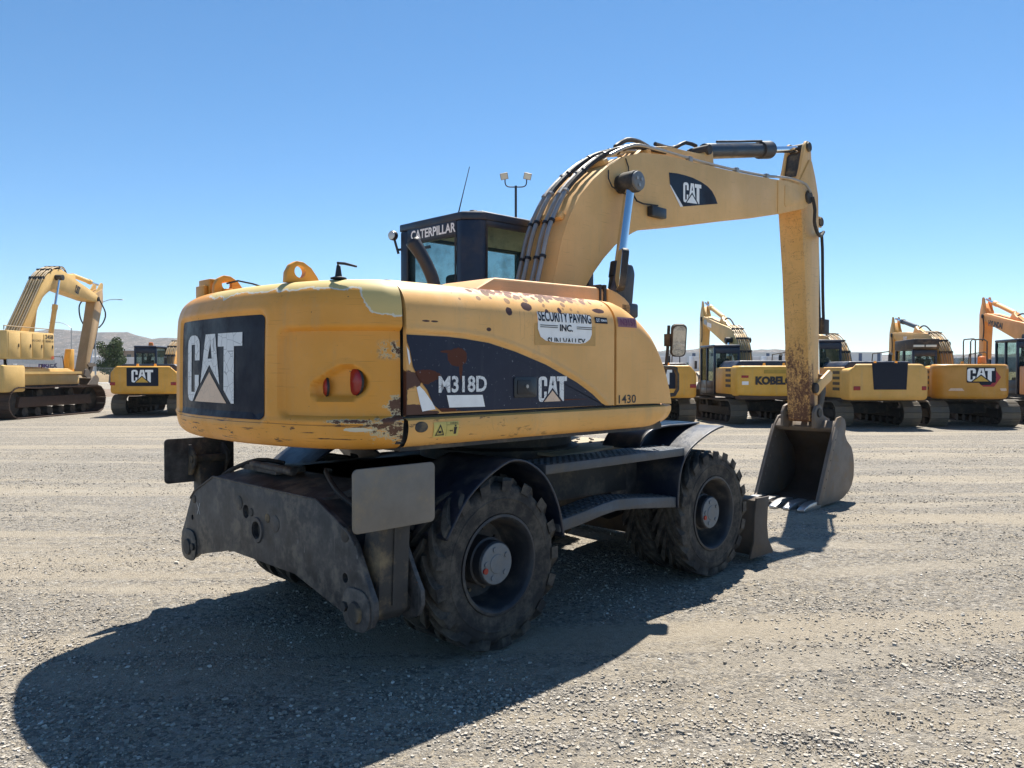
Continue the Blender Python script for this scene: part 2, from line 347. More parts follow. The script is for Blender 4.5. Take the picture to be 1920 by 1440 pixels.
M['tooth'] = plain('polished_tooth_steel', (.45, .44, .43), .35, .8, .25, 10)
M['blade'] = plain('rusty_blade', (.085, .068, .055), .7, .2, .4, 6, dirt=((.18, .13, .085), .7))
M['cabpaint'] = plain('navy_cab_paint', (.012, .020, .042), .35, var=.3, dirt=((.14, .13, .12), .22))
M['glass'] = glassy('cab_glass', (.03, .06, .06), .14)
M['seat'] = plain('black_seat_fabric', (.025, .026, .03), .85)
M['beige'] = plain('cab_interior_plastic', (.35, .32, .26), .7)
M['red'] = plain('red_lens', (.30, .012, .012), .25, var=.3)
M['amber'] = plain('amber_lens', (.75, .20, .02), .25, var=.15)
M['lens'] = plain('lamp_lens', (.55, .55, .52), .2, .3, .1)
M['sticker'] = plain('yellow_sticker', (.62, .50, .14), .55, bump=0)
M['tan'] = plain('faded_sticker_border', (.56, .32, .10), .6, bump=0)
M['violet'] = plain('faded_violet_sticker', (.26, .12, .15), .6, var=.35, scale=30, bump=0)
g = G('mirror_glass', .02, 1); g.set('Base Color', (.42, .44, .46)); M['mirror'] = g.mat
# ================================================================== the wheeled excavator
EX = thing('wheeled_excavator', 'large weathered yellow wheeled excavator with four black dual tyres and rusty toothed bucket', 'excavator', (-.104, 6.526, 0), R(44.5))

# ---- counterweight: plan curve and height profile, pockets pressed into the casting
PLAN = [(-1.92, -1.25), (-2.02, -1.228), (-2.13, -1.155), (-2.22, -1.05), (-2.31, -.9), (-2.40, -.6), (-2.45, -.3), (-2.46, 0)]
PLAN += [(x, -y) for x, y in PLAN[-2::-1]]
PC = spline([(x, y, 0) for x, y in PLAN], .013)
PN = []
for i in range(len(PC)):
    t = (PC[min(i + 1, len(PC) - 1)] - PC[max(i - 1, 0)]).normalized(); PN.append(Vector((t.y, -t.x, 0)) * (1 if Vector((t.y, -t.x, 0)).dot(PC[i]) > 0 else -1))
PROF = spline([(.30, 1.305, 0), (.13, 1.312, 0), (.062, 1.325, 0), (.022, 1.36, 0), (.006, 1.405, 0), (0, 1.46, 0), (0, 1.6, 0), (.004, 1.9, 0), (.010, 2.06, 0), (.020, 2.13, 0), (.044, 2.19, 0), (.085, 2.232, 0), (.14, 2.256, 0), (.22, 2.264, 0)], .013)
def sdbox(y, z, y0, y1, z0, z1, r):
    qx = abs(y - (y0 + y1) / 2) - (y1 - y0) / 2 + r; qy = abs(z - (z0 + z1) / 2) - (z1 - z0) / 2 + r
    return math.hypot(max(qx, 0), max(qy, 0)) + min(max(qx, qy), 0) - r
def pocket(y, z):         # tapered lamp pocket
    a, b, ra, rb = Vector((-.955, 1.645)), Vector((-1.085, 1.685)), .052, .094
    p = Vector((y, z)); ba = b - a; t = max(0, min(1, (p - a).dot(ba) / ba.dot(ba))); return (p - a - ba * t).length - (ra + (rb - ra) * t)
def cw_in(y, z):
    d = .034 * smst(.006, -.016, sdbox(y, z, -1.5, -.70, 1.49, 1.985, .05)) + .014 * smst(.006, -.010, sdbox(y, z, -.60, .60, 1.455, 2.085, .05)) - .006 * smst(.05, .01, abs(sdbox(y, z, -.60, .60, 1.455, 2.085, .05) - .02))
    d += .050 * smst(.008, -.022, pocket(y, z)) - .006 * smst(.02, .004, abs(pocket(y, z) - .012)); return d - .008 * smst(.02, 0, abs(z - 1.47))
def cw_pt(i, ins, z, off=0):
    return PC[i] - PN[i] * (ins + cw_in(PC[i].y, z) - off) + Vector((0, 0, z))
def cw_surf(y, z, off):   # point on the casting for a given y, z
    lo = min(range(len(PC)), key=lambda i: abs(PC[i].y - y) + (10 if PC[i].x > -1.93 else 0))
    j = lo + 1 if (lo + 1 < len(PC) and (PC[lo].y - y) * (PC[lo + 1].y - y) <= 0) else max(lo - 1, 0)
    f = 0 if abs(PC[j].y - PC[lo].y) < 1e-6 else (y - PC[lo].y) / (PC[j].y - PC[lo].y)
    p = PC[lo].lerp(PC[j], f); n = PN[lo].lerp(PN[j], f)
    ins = lerp(z, [(q.y, q.x) for q in PROF])
    return p - n * (ins + cw_in(y, z) - off) + Vector((0, 0, z))
mb = MB(); rows = [[cw_pt(i, q.x, q.y) for i in range(len(PC))] for q in PROF]
mb.grid(rows)
top = [rows[-1][i] for i in range(len(PC))]; mb.add(top, [tuple(range(len(top)))])
bot = rows[0]; mb.add(bot, [tuple(range(len(bot)))])
CWO = mb.build('counterweight', M['cw'], EX, ang=50)
B = lambda a, b, yc, z0, off: cw_surf(yc - a, z0 + b, off)
decal('decal_panel', poly_shape([rrect(0, 1.16, 0, .60, .035)], 1, 1), lambda a, b: cw_surf(.58 - a, 1.47 + b, .003), M['navy'], CWO, .04)
decal('lettering', poly_shape(CAT_L, .79, .42), lambda a, b: cw_surf(.41 - a, 1.555 + b, .006), M['white'], CWO, .04)
decal('triangle_emblem', poly_shape([CAT_TRI], .79, .42), lambda a, b: cw_surf(.41 - a, 1.555 + b, .006), M['pink'], CWO, .04)
def lamp_disc(y, z, r, parent, mat, d=(-1, .30, 0)):
    p = cw_surf(y, z, 0); d = Vector(d).normalized(); Mx = Matrix.Translation(p) @ Vector((0, -1, 0)).rotation_difference(d).to_matrix().to_4x4()
    o = MB().lathe([(.001, -.016), (r * .7, -.013), (r * .93, -.006), (r, .0), (r, .008)], 28, Mx).build('tail_light', mat, parent)
    MB().lathe([(r * 1.0, -.001), (r * 1.04, -.005), (r * 1.08, -.001), (r * 1.08, .008)], 28, Mx).build('lamp_ring', M['rubber'], o)
lamp_disc(-1.112, 1.688, .076, CWO, M['red'], (-1, -.02, 0)); lamp_disc(-.966, 1.66, .052, CWO, M['red'], (-1, .33, 0))
for y in (-.60, .36):
    o = MB().prism([(-.12, 0), (-.115, .06), (-.09, .105), (-.05, .128), (-.005, .125), (.045, .095), (.085, .045), (.11, 0)], -.022, .022, 'y', Matrix.Translation((-2.16, y, 2.258))).build('lifting_eye', M['cwplain'], CWO, .006)
    cut(o, [MB().cyl((-2.19, y - .2, 2.325), (-2.19, y + .2, 2.325), .036, 20).build('c', None, EX)])
mb = MB().box(-2.24, -2.16, .50, .68, 2.25, 2.375).box(-2.22, -2.16, .34, .50, 2.345, 2.37).box(-2.22, -2.16, .30, .50, 2.275, 2.295).box(-2.27, -2.24, .52, .66, 2.24, 2.33)
mb.build('lock_bracket', M['cwplain'], CWO, .008)
MB().tube([(-2.2, .32, 2.33), (-2.18, .2, 2.34), (-2.15, .05, 2.31), (-2.1, -.1, 2.265)], .006, 6).build('cable', M['rubber'], CWO)
mb = MB().lathe([(.045, 0), (.045, .008), (.02, .015), (.011, .075), (.006, .08)], 14, Matrix.Translation((-2.12, -.92, 2.262)) @ Matrix.Rotation(R(90), 4, 'X'))
mb.tube([(-2.12, -.92, 2.335), (-2.125, -.92, 2.352), (-2.11, -.97, 2.345), (-2.08, -1.04, 2.325)], [.007, .008, .008, .006], 8); mb.build('stub_antenna', M['black'], CWO)

# ---- engine hood side, fuel tank, skirt (right-hand side) and the plain left side
ARC = [(-1.95, 1.972), (-1.6, 1.968), (-1.47, 1.96), (-1.27, 1.94), (-1.04, 1.89), (-.76, 1.81), (-.45, 1.69), (-.29, 1.61), (-.13, 1.505), (-.10, 1.48), (0, 1.2)]
side = [Vector((-1.25, 1.503 + .555 * k / 44, 0)) for k in range(45)]
side += [Vector((-1.045 - .205 * math.cos(R(a)), 2.062 + .205 * math.sin(R(a)), 0)) for a in range(4, 91, 4)] + [Vector((y, 2.267 + .006 * (1.05 + y), 0)) for y in (-1.0, -.8, -.5, 0, .5)]
def hood_rec(x, z):
    d = z - lerp(x, ARC); return .013 * smst(.004, -.012, d) - .007 * smst(.022, .004, abs(d - .012)) * smst(-1.93, -1.8, x) * smst(-.05, -.2, x)
HO = MB().grid([[Vector((x, p.x + (hood_rec(x, p.y) if p.y < 2.06 else 0), p.y)) for p in side] for x in [-1.898 + 1.842 * k / 140 for k in range(141)]])
for x in (-1.898, -.056): HO.add([(x, p.x, p.y) for p in side] + [(x, p.x + .03, p.y - .01) for p in side], [(i, i + 1, len(side) + i + 1, len(side) + i) for i in range(len(side) - 1)])
HOOD = HO.build('engine_hood', M['hood'], EX, ang=50)
TZ = [(-.03, 2.267), (.08, 2.262), (.18, 2.235), (.32, 2.165), (.43, 2.08), (.50, 1.98), (.55, 1.885), (.60, 1.76), (.64, 1.62), (.662, 1.50), (.664, 1.494)]
tx = [-.03, .0, .04, .08, .12, .16, .2, .25, .3, .34, .38, .42, .46, .49, .52, .55, .575, .6, .62, .64, .652, .662]
TANK = MB().grid([[Vector((x, p.x, 1.492 + (p.y - 1.492) * (lerp(x, TZ) - 1.492) / .775)) for p in side if p.x < -.4] for x in tx])
TANK.add([(-.03, p.x, p.y) for p in side if p.x < -.4] + [(-.03, p.x + .03, p.y - .01) for p in side if p.x < -.4], [(i, i + 1, len([p for p in side if p.x < -.4]) + i + 1, len([p for p in side if p.x < -.4]) + i) for i in range(len([p for p in side if p.x < -.4]) - 1)])
TANK = TANK.build('fuel_tank', M['tank'], EX, ang=50)
SK = spline([(-1.15, 1.487, 0), (-1.245, 1.484, 0), (-1.266, 1.474, 0), (-1.272, 1.44, 0), (-1.264, 1.39, 0), (-1.24, 1.345, 0), (-1.19, 1.320, 0), (-1.0, 1.315, 0), (-.6, 1.315, 0)], .02)
XE = [(1.31, .42), (1.32, .50), (1.335, .57), (1.38, .66), (1.44, .70), (1.49, .715)]
mb = MB().grid([[Vector((-1.90 + (lerp(p.y, XE) + 1.90) * t, p.x + .05 * smst(.93, 1, t), p.y)) for p in SK] for t in [k / 60 for k in range(61)]])
mb.add([(lerp(p.y, XE), p.x + .05, p.y) for p in SK] + [(lerp(p.y, XE) - .1, -.6, p.y) for p in SK], [(i, i + 1, len(SK) + i + 1, len(SK) + i) for i in range(len(SK) - 1)])
SKIRT = mb.build('skirt_panel', M['skirt'], EX, ang=50)
MB().box(-1.905, .60, -1.20, 1.20, 1.30, 1.34).box(-1.95, .55, -1.225, 1.2, 1.345, 1.495).build('house_floor', M['dark'], EX)
mb = MB().prism([(-1.9, 1.33), (-.12, 1.33), (-.12, 2.2), (-.2, 2.255), (-1.9, 2.255)], .51, 1.25); mb.build('left_engine_door', M['hood'], EX, .02)
MB().box(-1.885, -.10, -1.19, 1.22, 1.35, 2.2).build('engine_block', M['dark'], EX)
mb = MB().prism([(-1.12, 2.25), (-.86, 2.385), (.24, 2.40), (.48, 2.38), (.58, 2.33), (.62, 2.2)], -.86, -.30); mb.build('inner_hood', M['inner'], EX, .03)
mb = MB().prism([(.34, 2.1), (.34, 2.40), (.46, 2.375), (.56, 2.335), (.64, 2.285), (.64, 2.1)], -.88, -.45); mb.build('front_fairing', M['tank'], EX, .02)
MB().box(.30, .33, -.87, -.29, 2.2, 2.421).box(.25, .268, -.87, -.29, 2.2, 2.42).build('fairing_strap', M['rubber'], EX)
# decals on the door
S = lambda x0, z0, y=-1.2415: plane_fn((x0, y, z0), (1, 0, 0), (0, 0, 1))
wedge = [(-1.885, 1.905), (-1.87, 1.875), (-1.845, 1.77), (-1.80, 1.70), (-1.745, 1.64), (-1.70, 1.555), (-1.64, 1.512)]
arc_pts = [(x, lerp(x, ARC) - .022) for x in (-1.89, -1.75, -1.6, -1.47, -1.37, -1.27, -1.15, -1.04, -.9, -.76, -.6, -.45, -.37, -.29, -.22, -.155)]
NAVY = decal('decal_panel', ([p for p in wedge[::-1] + arc_pts + [(-.14, 1.503)]], [tuple(range(len(wedge) + len(arc_pts) + 1))]), lambda a, b: Vector((a, -1.2408, b)), M['navy2'], HOOD)
decal('torn_film', ([(-1.89, 1.885), (-1.872, 1.86), (-1.862, 1.80), (-1.872, 1.78)], [(0, 1, 2, 3)]), lambda a, b: Vector((a, -1.2406, b)), M['pwhite'], HOOD)
decal('torn_film', ([(-1.82, 1.655), (-1.80, 1.665), (-1.765, 1.635), (-1.70, 1.56), (-1.685, 1.53), (-1.78, 1.52), (-1.80, 1.58)], [tuple(range(7))]), lambda a, b: Vector((a, -1.2402, b)), M['pwhite'], HOOD)
decal('lettering', text_shape('M318D', .375, .098, .028), S(-1.665, 1.622, -1.2438), M['white'], HOOD)
decal('label_plate', ([(-1.605, 1.608), (-1.325, 1.604), (-1.305, 1.532), (-1.585, 1.536)], [(0, 1, 2, 3)]), lambda a, b: Vector((a, -1.2438, b)), M['pwhite'], HOOD)
decal('lettering', poly_shape(CAT_L, .275, .165), S(-.835, 1.547, -1.2438), M['white'], HOOD)
decal('triangle_emblem', poly_shape([CAT_TRI], .275, .165), S(-.835, 1.547, -1.2438), M['pink'], HOOD)
LT = MB().prism(rrect(-1.06, -.855, 1.58, 1.71, .015), -1.248, -1.235).build('door_latch', M['cylblack'], HOOD, .003)
MB().prism(rrect(-1.035, -.91, 1.60, 1.69, .01), -1.254, -1.245).build('latch_handle', M['black'], LT, .003)
MB().cyl((-.955, -1.262, 1.65), (-.955, -1.25, 1.65), .012, 14).build('lock', M['steel'], LT)
STK = decal('sticker', ([(-.88, 2.055), (-.88, 1.915), (-.27, 1.92), (-.27, 2.055)], [(0, 1, 2, 3)]), lambda a, b: Vector((a, -1.2525, b)), M['tan'], HOOD)
def side_wrap(a, b):      # follows the rounded shoulder above z 2.06
    return Vector((a, -1.256, b)) if b < 2.062 else Vector((a, -1.045 - .211 * math.cos(math.asin(min(1, (b - 2.062) / .205))), 2.062 + .211 * (b - 2.062) / .205))
decal('sticker_plate', ([(-.855, 2.128), (-.84, 2.13), (-.42, 2.132), (-.325, 2.132), (-.315, 2.11), (-.315, 2.0), (-.335, 1.965), (-.385, 1.94), (-.45, 1.932), (-.70, 1.936), (-.78, 1.945), (-.83, 1.97), (-.855, 2.02)], [tuple(range(13))]), side_wrap, M['pwhite'], HOOD, .03)
wrap2 = lambda x0, z0: (lambda a, b: side_wrap(x0 + a, z0 + b) + Vector((0, -.0025, .0008)))
decal('lettering', text_shape('SECURITY PAVING', .53, .068, .02), wrap2(-.85, 2.07), M['navy'], HOOD, .012, (.060, 1))
decal('lettering', text_shape('INC.', .13, .046, .03), wrap2(-.645, 2.010), M['navy'], HOOD, .02)
decal('lettering', text_shape('SUN VALLEY', .38, .055, .02), wrap2(-.765, 1.912), M['black'], HOOD, .02, (.028, -1))
decal('printed_rule', ([(0, 0), (.17, 0), (.17, .005), (0, .005), (0, .012), (.17, .012), (.17, .017), (0, .017), (.36, 0), (.52, 0), (.52, .005), (.36, .005), (.36, .012), (.52, .012), (.52, .017), (.36, .017)], [(0, 1, 2, 3), (4, 5, 6, 7), (8, 9, 10, 11), (12, 13, 14, 15)]), wrap2(-.835, 2.03), M['black'], HOOD)
NP = decal('name_plate', ([(0, 0), (.135, 0), (.135, .042), (0, .042)], [(0, 1, 2, 3)]), lambda a, b: side_wrap(-.272 + a, 2.08 + b) + Vector((0, .001, 0)), M['navy'], HOOD, .02)
decal('lettering', text_shape('CAT', .038, .024), lambda a, b: side_wrap(-.264 + a, 2.089 + b) + Vector((0, -.002, 0)), M['pwhite'], HOOD)
decal('lettering', text_shape('REMAN', .066, .016), lambda a, b: side_wrap(-.212 + a, 2.093 + b) + Vector((0, -.002, 0)), M['pwhite'], HOOD)
VI = decal('sticker', ([(0, 0), (.22, 0), (.22, .07), (0, .07)], [(0, 1, 2, 3)]), lambda a, b: side_wrap(-.015 + a, 2.065 + b) + Vector((0, .0012, 0)), M['violet'], TANK, .02)
decal('lettering', text_shape('N3151', .17, .05), lambda a, b: side_wrap(.01 + a, 2.075 + b) + Vector((0, -.002, 0)), plain('violet_print', (.18, .04, .10), .6, bump=0), TANK, .02)
decal('lettering', text_shape('1430', .205, .062, .01), lambda a, b: Vector((-.005 + a, -1.2525, 1.512 + b)), M['black'], TANK)
# warning sticker on the skirt
def sk_fn(x0, z0, off=.004):
    def f(a, b):
        z = z0 + b; y = lerp(z, sorted((p.y, p.x) for p in SK if p.x < -1.2)); return Vector((x0 + a, y - off, z))
    return f
decal('warning_sticker', ([(0, 0), (.185, 0), (.185, .085), (0, .085)], [(0, 1, 2, 3)]), sk_fn(-1.725, 1.372), M['sticker'], SKIRT, .012)
decal('warning_pictogram', ([(.012, .008), (.08, .008), (.046, .074), (.022, .014), (.070, .014), (.046, .060)], [(0, 1, 4, 3), (1, 2, 5, 4), (2, 0, 3, 5)]), sk_fn(-1.725, 1.372, .0065), M['black'], SKIRT, .012)
decal('warning_pictogram', ([(.034, .022), (.058, .020), (.056, .034), (.036, .036), (.150, .012), (.168, .012), (.168, .040), (.172, .052), (.146, .052), (.150, .040), (.154, .055), (.164, .055), (.164, .064), (.154, .064), (.118, .032), (.126, .026), (.126, .038), (.142, .032), (.134, .026), (.134, .038), (.124, .030), (.136, .030), (.136, .034), (.124, .034)], [(0, 1, 2, 3), (4, 5, 6, 7, 8, 9), (10, 11, 12, 13), (14, 15, 16), (17, 18, 19), (20, 21, 22, 23)]), sk_fn(-1.725, 1.372, .0065), M['black'], SKIRT, .012)
decal('printed_rule', ([(.094, .066), (.1835, .066), (.1835, .0675), (.094, .0675), (.092, .002), (.0935, .002), (.0935, .084), (.092, .084)], [(0, 1, 2, 3), (4, 5, 6, 7)]), sk_fn(-1.725, 1.372, .0065), M['black'], SKIRT, .012)
decal('lettering', text_shape('WARNING', .062, .010, .01), sk_fn(-1.608, 1.443, .0065), M['black'], SKIRT, .012)
MB().lathe([(.001, -.004), (.034, -.003), (.038, .002), (.038, .02)], 24, Matrix.Translation((-1.81, -1.272, 1.435)) @ Matrix.Diagonal((1.25, 1, .8, 1))).build('tie_hole', M['leg'], SKIRT)

# ---- cab
CAB = MB()
PILL = lambda x0, x1, y0, y1, z0=1.36, z1=3.06: CAB.box(x0, x1, y0, y1, z0, z1)
CAB.prism([(-.05, .43), (.07, .30), (.12, .29), (.12, .36), (.03, .46), (.03, .50), (-.05, .50)], 1.36, 3.06, 'z')      # wide chamfered rear pillar
PILL(-.05, .05, 1.20, 1.31); PILL(1.50, 1.58, .29, .36); PILL(1.50, 1.58, 1.24, 1.31); PILL(.78, .84, 1.24, 1.31)
CAB.box(-.052, .03, .50, 1.205, 2.935, 3.075).box(.12, 1.52, .292, .35, 3.02, 3.075).box(.12, 1.52, .292, .345, 1.36, 2.25).box(-.048, .03, .52, 1.205, 1.36, 2.35).box(0, 1.52, 1.25, 1.305, 3.0, 3.075).box(0, 1.52, 1.25, 1.305, 1.36, 2.1)
CABO = CAB.build('cab', M['cabpaint'], EX, .012)
mb = MB().prism([(-.055, .425), (.105, .28), (1.60, .28), (1.62, 1.32), (-.055, 1.32)], 3.06, 3.13, 'z').prism([(.02, .5), (.14, .36), (1.5, .36), (1.5, 1.24), (.02, 1.24)], 3.13, 3.155, 'z'); mb.build('roof', M['cabpaint'], CABO, .028, seg=3)
for n, b in (('rear_window', (-.030, -.022, .50, 1.21, 2.34, 2.95)), ('side_window', (.10, 1.52, .315, .323, 2.24, 3.03)), ('door_window', (.03, 1.52, 1.275, 1.283, 2.08, 3.01)), ('windscreen', (1.535, 1.543, .34, 1.26, 1.6, 3.04))):
    MB().box(*b).build(n, M['glass'], CABO)
mb = MB().box(-.056, -.05, .495, .512, 2.3, 2.94).box(-.056, -.05, 1.185, 1.205, 2.3, 2.94).box(-.056, -.05, .515, 1.205, 2.925, 2.945)
mb.box(.12, 1.5, .284, .292, 3.005, 3.022).box(.115, .13, .284, .292, 2.2, 3.02); mb.build('window_seal', M['rubber'], CABO)
decal('lettering', text_shape('CATERPILLAR', .64, .085, .03), plane_fn((-.0585, 1.135, 2.962), (0, -1, 0), (0, 0, 1)), M['pwhite'], CABO)
decal('triangle_emblem', ([(1.105, 2.96), (1.02, 2.96), (1.062, 3.005)], [(0, 1, 2)]), lambda a, b: Vector((-.0605, a, b)), M['cabpaint'], CABO)
MB().box(-.06, -.05, .85, .95, 2.86, 2.885).build('name_plate', M['black'], CABO)
mb = MB().box(.45, .95, .62, 1.08, 1.75, 1.9).prism([(.42, 1.9), (.55, 1.9), (.46, 2.62), (.40, 2.68), (.30, 2.66), (.30, 2.5)], .62, 1.08).prism([(.36, 2.66), (.42, 2.66), (.40, 2.9), (.33, 2.9)], .72, .98)
mb.build('operator_seat', M['seat'], CABO, .04)
MB().box(.02, 1.5, .36, 1.24, 3.03, 3.05).build('headliner', plain('cream_headliner', (.62, .58, .42), .8), CABO)
MB().box(.18, .62, .42, .60, 1.5, 2.35).box(.16, .24, .40, .5, 2.35, 2.95).build('cab_interior', M['beige'], CABO, .02)
MB().tube([(-.02, .50, 3.13), (-.03, .43, 3.28), (-.04, .33, 3.50)], [.006, .004, .003], 6).build('whip_antenna', M['black'], CABO)
mb = MB().lathe([(.001, -.025), (.04, -.022), (.046, -.01), (.046, .02), (.02, .05)], 20, Matrix.Translation((-.10, 1.36, 3.03)) @ Matrix.Rotation(R(-70), 4, 'Z')); mb.cyl((-.08, 1.36, 2.99), (-.05, 1.34, 2.86), .012, 8)
mb.cyl((-.05, 1.36, 2.9), (-.03, 1.30, 2.9), .012, 8); o = mb.build('work_light', M['cylblack'], CABO)
MB().lathe([(.001, -.030), (.037, -.027), (.04, -.018)], 20, Matrix.Translation((-.10, 1.36, 3.03)) @ Matrix.Rotation(R(-70), 4, 'Z')).build('lens', M['lens'], o)
MB().lathe([(.05, 0), (.05, .02), (.035, .04), (.001, .045)], 16, Matrix.Translation((.2, .55, 3.15)) @ Matrix.Rotation(R(90), 4, 'X')).build('horn_cap', M['cylblack'], CABO)
# exhaust stack with slashed mouth
pth = spline([(-.52, .20, 2.2), (-.53, .205, 2.42), (-.56, .22, 2.54), (-.61, .26, 2.67), (-.66, .32, 2.79)], .03)
o = MB().tube(pth, [.052] * (len(pth) - 6) + [.052, .053, .055, .058, .060, .062], 20, False).build('exhaust_stack', M['cylblack'], EX)
sol = o.modifiers.new('s', 'SOLIDIFY'); sol.thickness = .006
mb = MB().cyl((-.525, .20, 2.2), (-.53, .205, 2.33), .085, 20); mb.build('exhaust_collar', M['dark'], EX)

# ---- boom
BP = [(.20, 1.75), (.30, 2.1), (.42, 2.50), (.47, 2.66), (.535, 2.89), (.63, 3.09), (.77, 3.295), (.95, 3.465), (1.17, 3.63), (1.40, 3.755), (1.70, 3.85), (2.01, 3.89), (2.25, 3.91), (2.73, 3.93), (3.44, 3.975), (4.16, 4.03), (4.50, 4.06)]
BL = [(4.55, 3.665), (3.83, 3.53), (2.74, 3.315), (1.81, 3.15), (1.66, 3.11), (1.54, 3.06), (1.40, 2.99), (1.27, 2.91), (1.10, 2.77), (.95, 2.62), (.85, 2.5), (.70, 2.1), (.62, 1.75)]
mb = MB().prism(BP + BL, -.205, .205)
BOOM = mb.build('boom', M['boom'], EX, .004, ang=30)
for y in (-.22, .205):
    MB().prism([(x, z + .0) for x, z in BP + BL], y, y + .015).build('boom_plate', M['boom'], BOOM, .003, ang=30)
nose = [(4.42, 4.052), (4.62, 4.075), (5.10, 4.085), (5.22, 4.06), (5.29, 3.99), (5.29, 3.92), (5.22, 3.85), (5.10, 3.80), (4.55, 3.668), (4.42, 3.64)]
for y in (-.232, .172): MB().prism(nose, y, y + .06).build('boom_nose_plate', M['boom'], BOOM, .006)
MB().prism([(4.58, 4.0), (4.60, 4.02), (5.08, 3.99), (5.12, 3.93), (5.08, 3.87), (4.60, 3.75), (4.58, 3.77)], -.2385, -.23).build('nose_doubler', M['boom'], BOOM, .003)
for y in (-.262, .232): MB().lathe([(.001, 0), (.075, 0), (.085, .01), (.085, .03)], 20, Matrix.Translation((5.22, y, 3.965)) if y < 0 else Matrix.Translation((5.22, y + .03, 3.965)) @ Matrix.Rotation(R(180), 4, 'Z')).build('boom_pin', M['leg'], BOOM)
dp = [(2.13, 3.735), (2.28, 3.752), (2.41, 3.757), (2.56, 3.757), (2.73, 3.74), (2.85, 3.715), (2.94, 3.68), (3.01, 3.62), (3.055, 3.56), (2.35, 3.425), (2.15, 3.62)]
decal('decal_panel', (dp, [tuple(range(len(dp)))]), lambda a, b: Vector((a, -.2225, b)), M['navy'], BOOM)
decal('decal_stripe', ([(2.14, 3.62), (2.165, 3.61), (2.385, 3.432), (2.335, 3.42)], [(0, 1, 2, 3)]), lambda a, b: Vector((a, -.2240, b)), M['pwhite'], BOOM)
bx = Vector((1, 0, .075)).normalized(); bz = Vector((0, 0, 1))
decal('lettering', poly_shape(CAT_L, .34, .205), plane_fn((2.385, -.2250, 3.478), bx, bz), M['pwhite'], BOOM)
decal('triangle_emblem', poly_shape([CAT_TRI], .34, .205), plane_fn((2.385, -.2250, 3.478), bx, bz), M['pwhite'], BOOM)
o = MB().box(1.76, 2.0, -.29, -.225, 3.245, 3.345).build('work_light', M['cylblack'], BOOM, .01)
MB().tube([(1.50, -.24, 3.43), (1.56, -.25, 3.36), (1.65, -.26, 3.345), (1.76, -.27, 3.35), (1.86, -.28, 3.355)], .008, 6).build('lamp_cable', M['rubber'], o)
MB().tube([(1.15, -.235, 3.58), (1.13, -.25, 3.50), (1.17, -.26, 3.43), (1.26, -.27, 3.40)], .007, 6).build('grease_line', M['rubber'], BOOM)
MB().tube([(1.42, -.225, 3.74), (1.45, -.235, 3.66), (1.45, -.24, 3.52)], .006, 6).build('grease_line', M['rubber'], BOOM)
# pipes and hoses over the back of the boom
def over(y, off, pts=BP[1:13]):
    out = []
    for i, (x, z) in enumerate(pts):
        a = Vector(pts[max(i - 1, 0)]); b = Vector(pts[min(i + 1, len(pts) - 1)]); t = (b - a).normalized(); out.append((x - t.y * off, y, z + t.x * off))
    return spline(out, .06)
clampM = M['steel']
for k, y in enumerate((.165, .075, -.015, -.105)):
    P_ = over(y, .055 + .02 * (k % 2))
    n = len(P_); a, b = int(n * .42), int(n * .82)
    MB().tube(P_[:a + 1], .021, 8).build('hydraulic_pipe', M['steel'], BOOM)
    MB().tube(P_[a:b + 1] if k < 3 else P_[a:], .025, 8).build('hydraulic_hose', M['rubber'] if k % 2 else M['steel'], BOOM)
    if k < 3: MB().tube(P_[b:], .021, 8).build('hydraulic_pipe', M['steel'], BOOM)
    for q in range(4, n - 3, max(3, n // 9)):
        t = (P_[q + 1] - P_[q]).normalized(); MB().cyl(P_[q] - t * .012, P_[q] + t * .012, .031, 10).build('pipe_clamp', M['steel'] if q in (a, b) else M['black'], BOOM)
for f in (.34, .62, .86):
    P_ = over(0, .03); q = int(len(P_) * f); t = (P_[q + 1] - P_[q]).normalized(); nn = Vector((-t.z, 0, t.x))
    Mx = Matrix.Translation(P_[q]) @ Matrix(((t.x, 0, nn.x, 0), (0, 1, 0, 0), (t.z, 0, nn.z, 0), (0, 0, 0, 1)))
    MB().box(-.03, .03, -.16, .215, -.03, .02, Mx).build('clamp_bar', M['boom'], BOOM, .005)
MB().tube(spline([(1.55, .0, 3.92), (1.75, .02, 4.03), (2.0, .05, 4.07), (2.3, .08, 4.05), (2.6, .1, 4.08), (3.0, .12, 4.10)], .08), .024, 8).build('hydraulic_hose', M['rubber'], BOOM)
MB().tube(spline([(1.25, -.17, 3.75), (1.6, -.18, 3.91), (2.0, -.185, 3.945), (2.7, -.19, 3.965), (3.44, -.19, 4.005), (4.16, -.19, 4.062), (4.55, -.2, 4.11), (4.85, -.22, 4.13), (5.1, -.26, 4.10), (5.2, -.275, 4.02)], .1), .016, 8).build('hydraulic_pipe', M['steel'], BOOM)
for x in (2.55, 3.5, 4.2): MB().box(x - .03, x + .03, -.215, -.16, lerp(x, BP) + .0, lerp(x, BP) + .055).build('pipe_clamp', M['steel'], BOOM, .005)
MB().prism([(1.75, 3.86), (1.9, 3.97), (2.3, 4.06), (2.7, 4.085), (3.0, 4.11), (3.06, 4.20), (3.12, 4.22), (3.18, 4.17), (3.2, 4.02), (3.4, 3.975), (3.4, 3.9), (1.75, 3.8)], -.09, .12).build('cylinder_mount', M['boom'], BOOM, .01)
MB().tube(spline([(2.35, .10, 4.13), (2.7, .12, 4.16), (2.95, .12, 4.27), (3.15, .11, 4.27)], .08), .022, 8).build('hydraulic_hose', M['rubber'], BOOM)
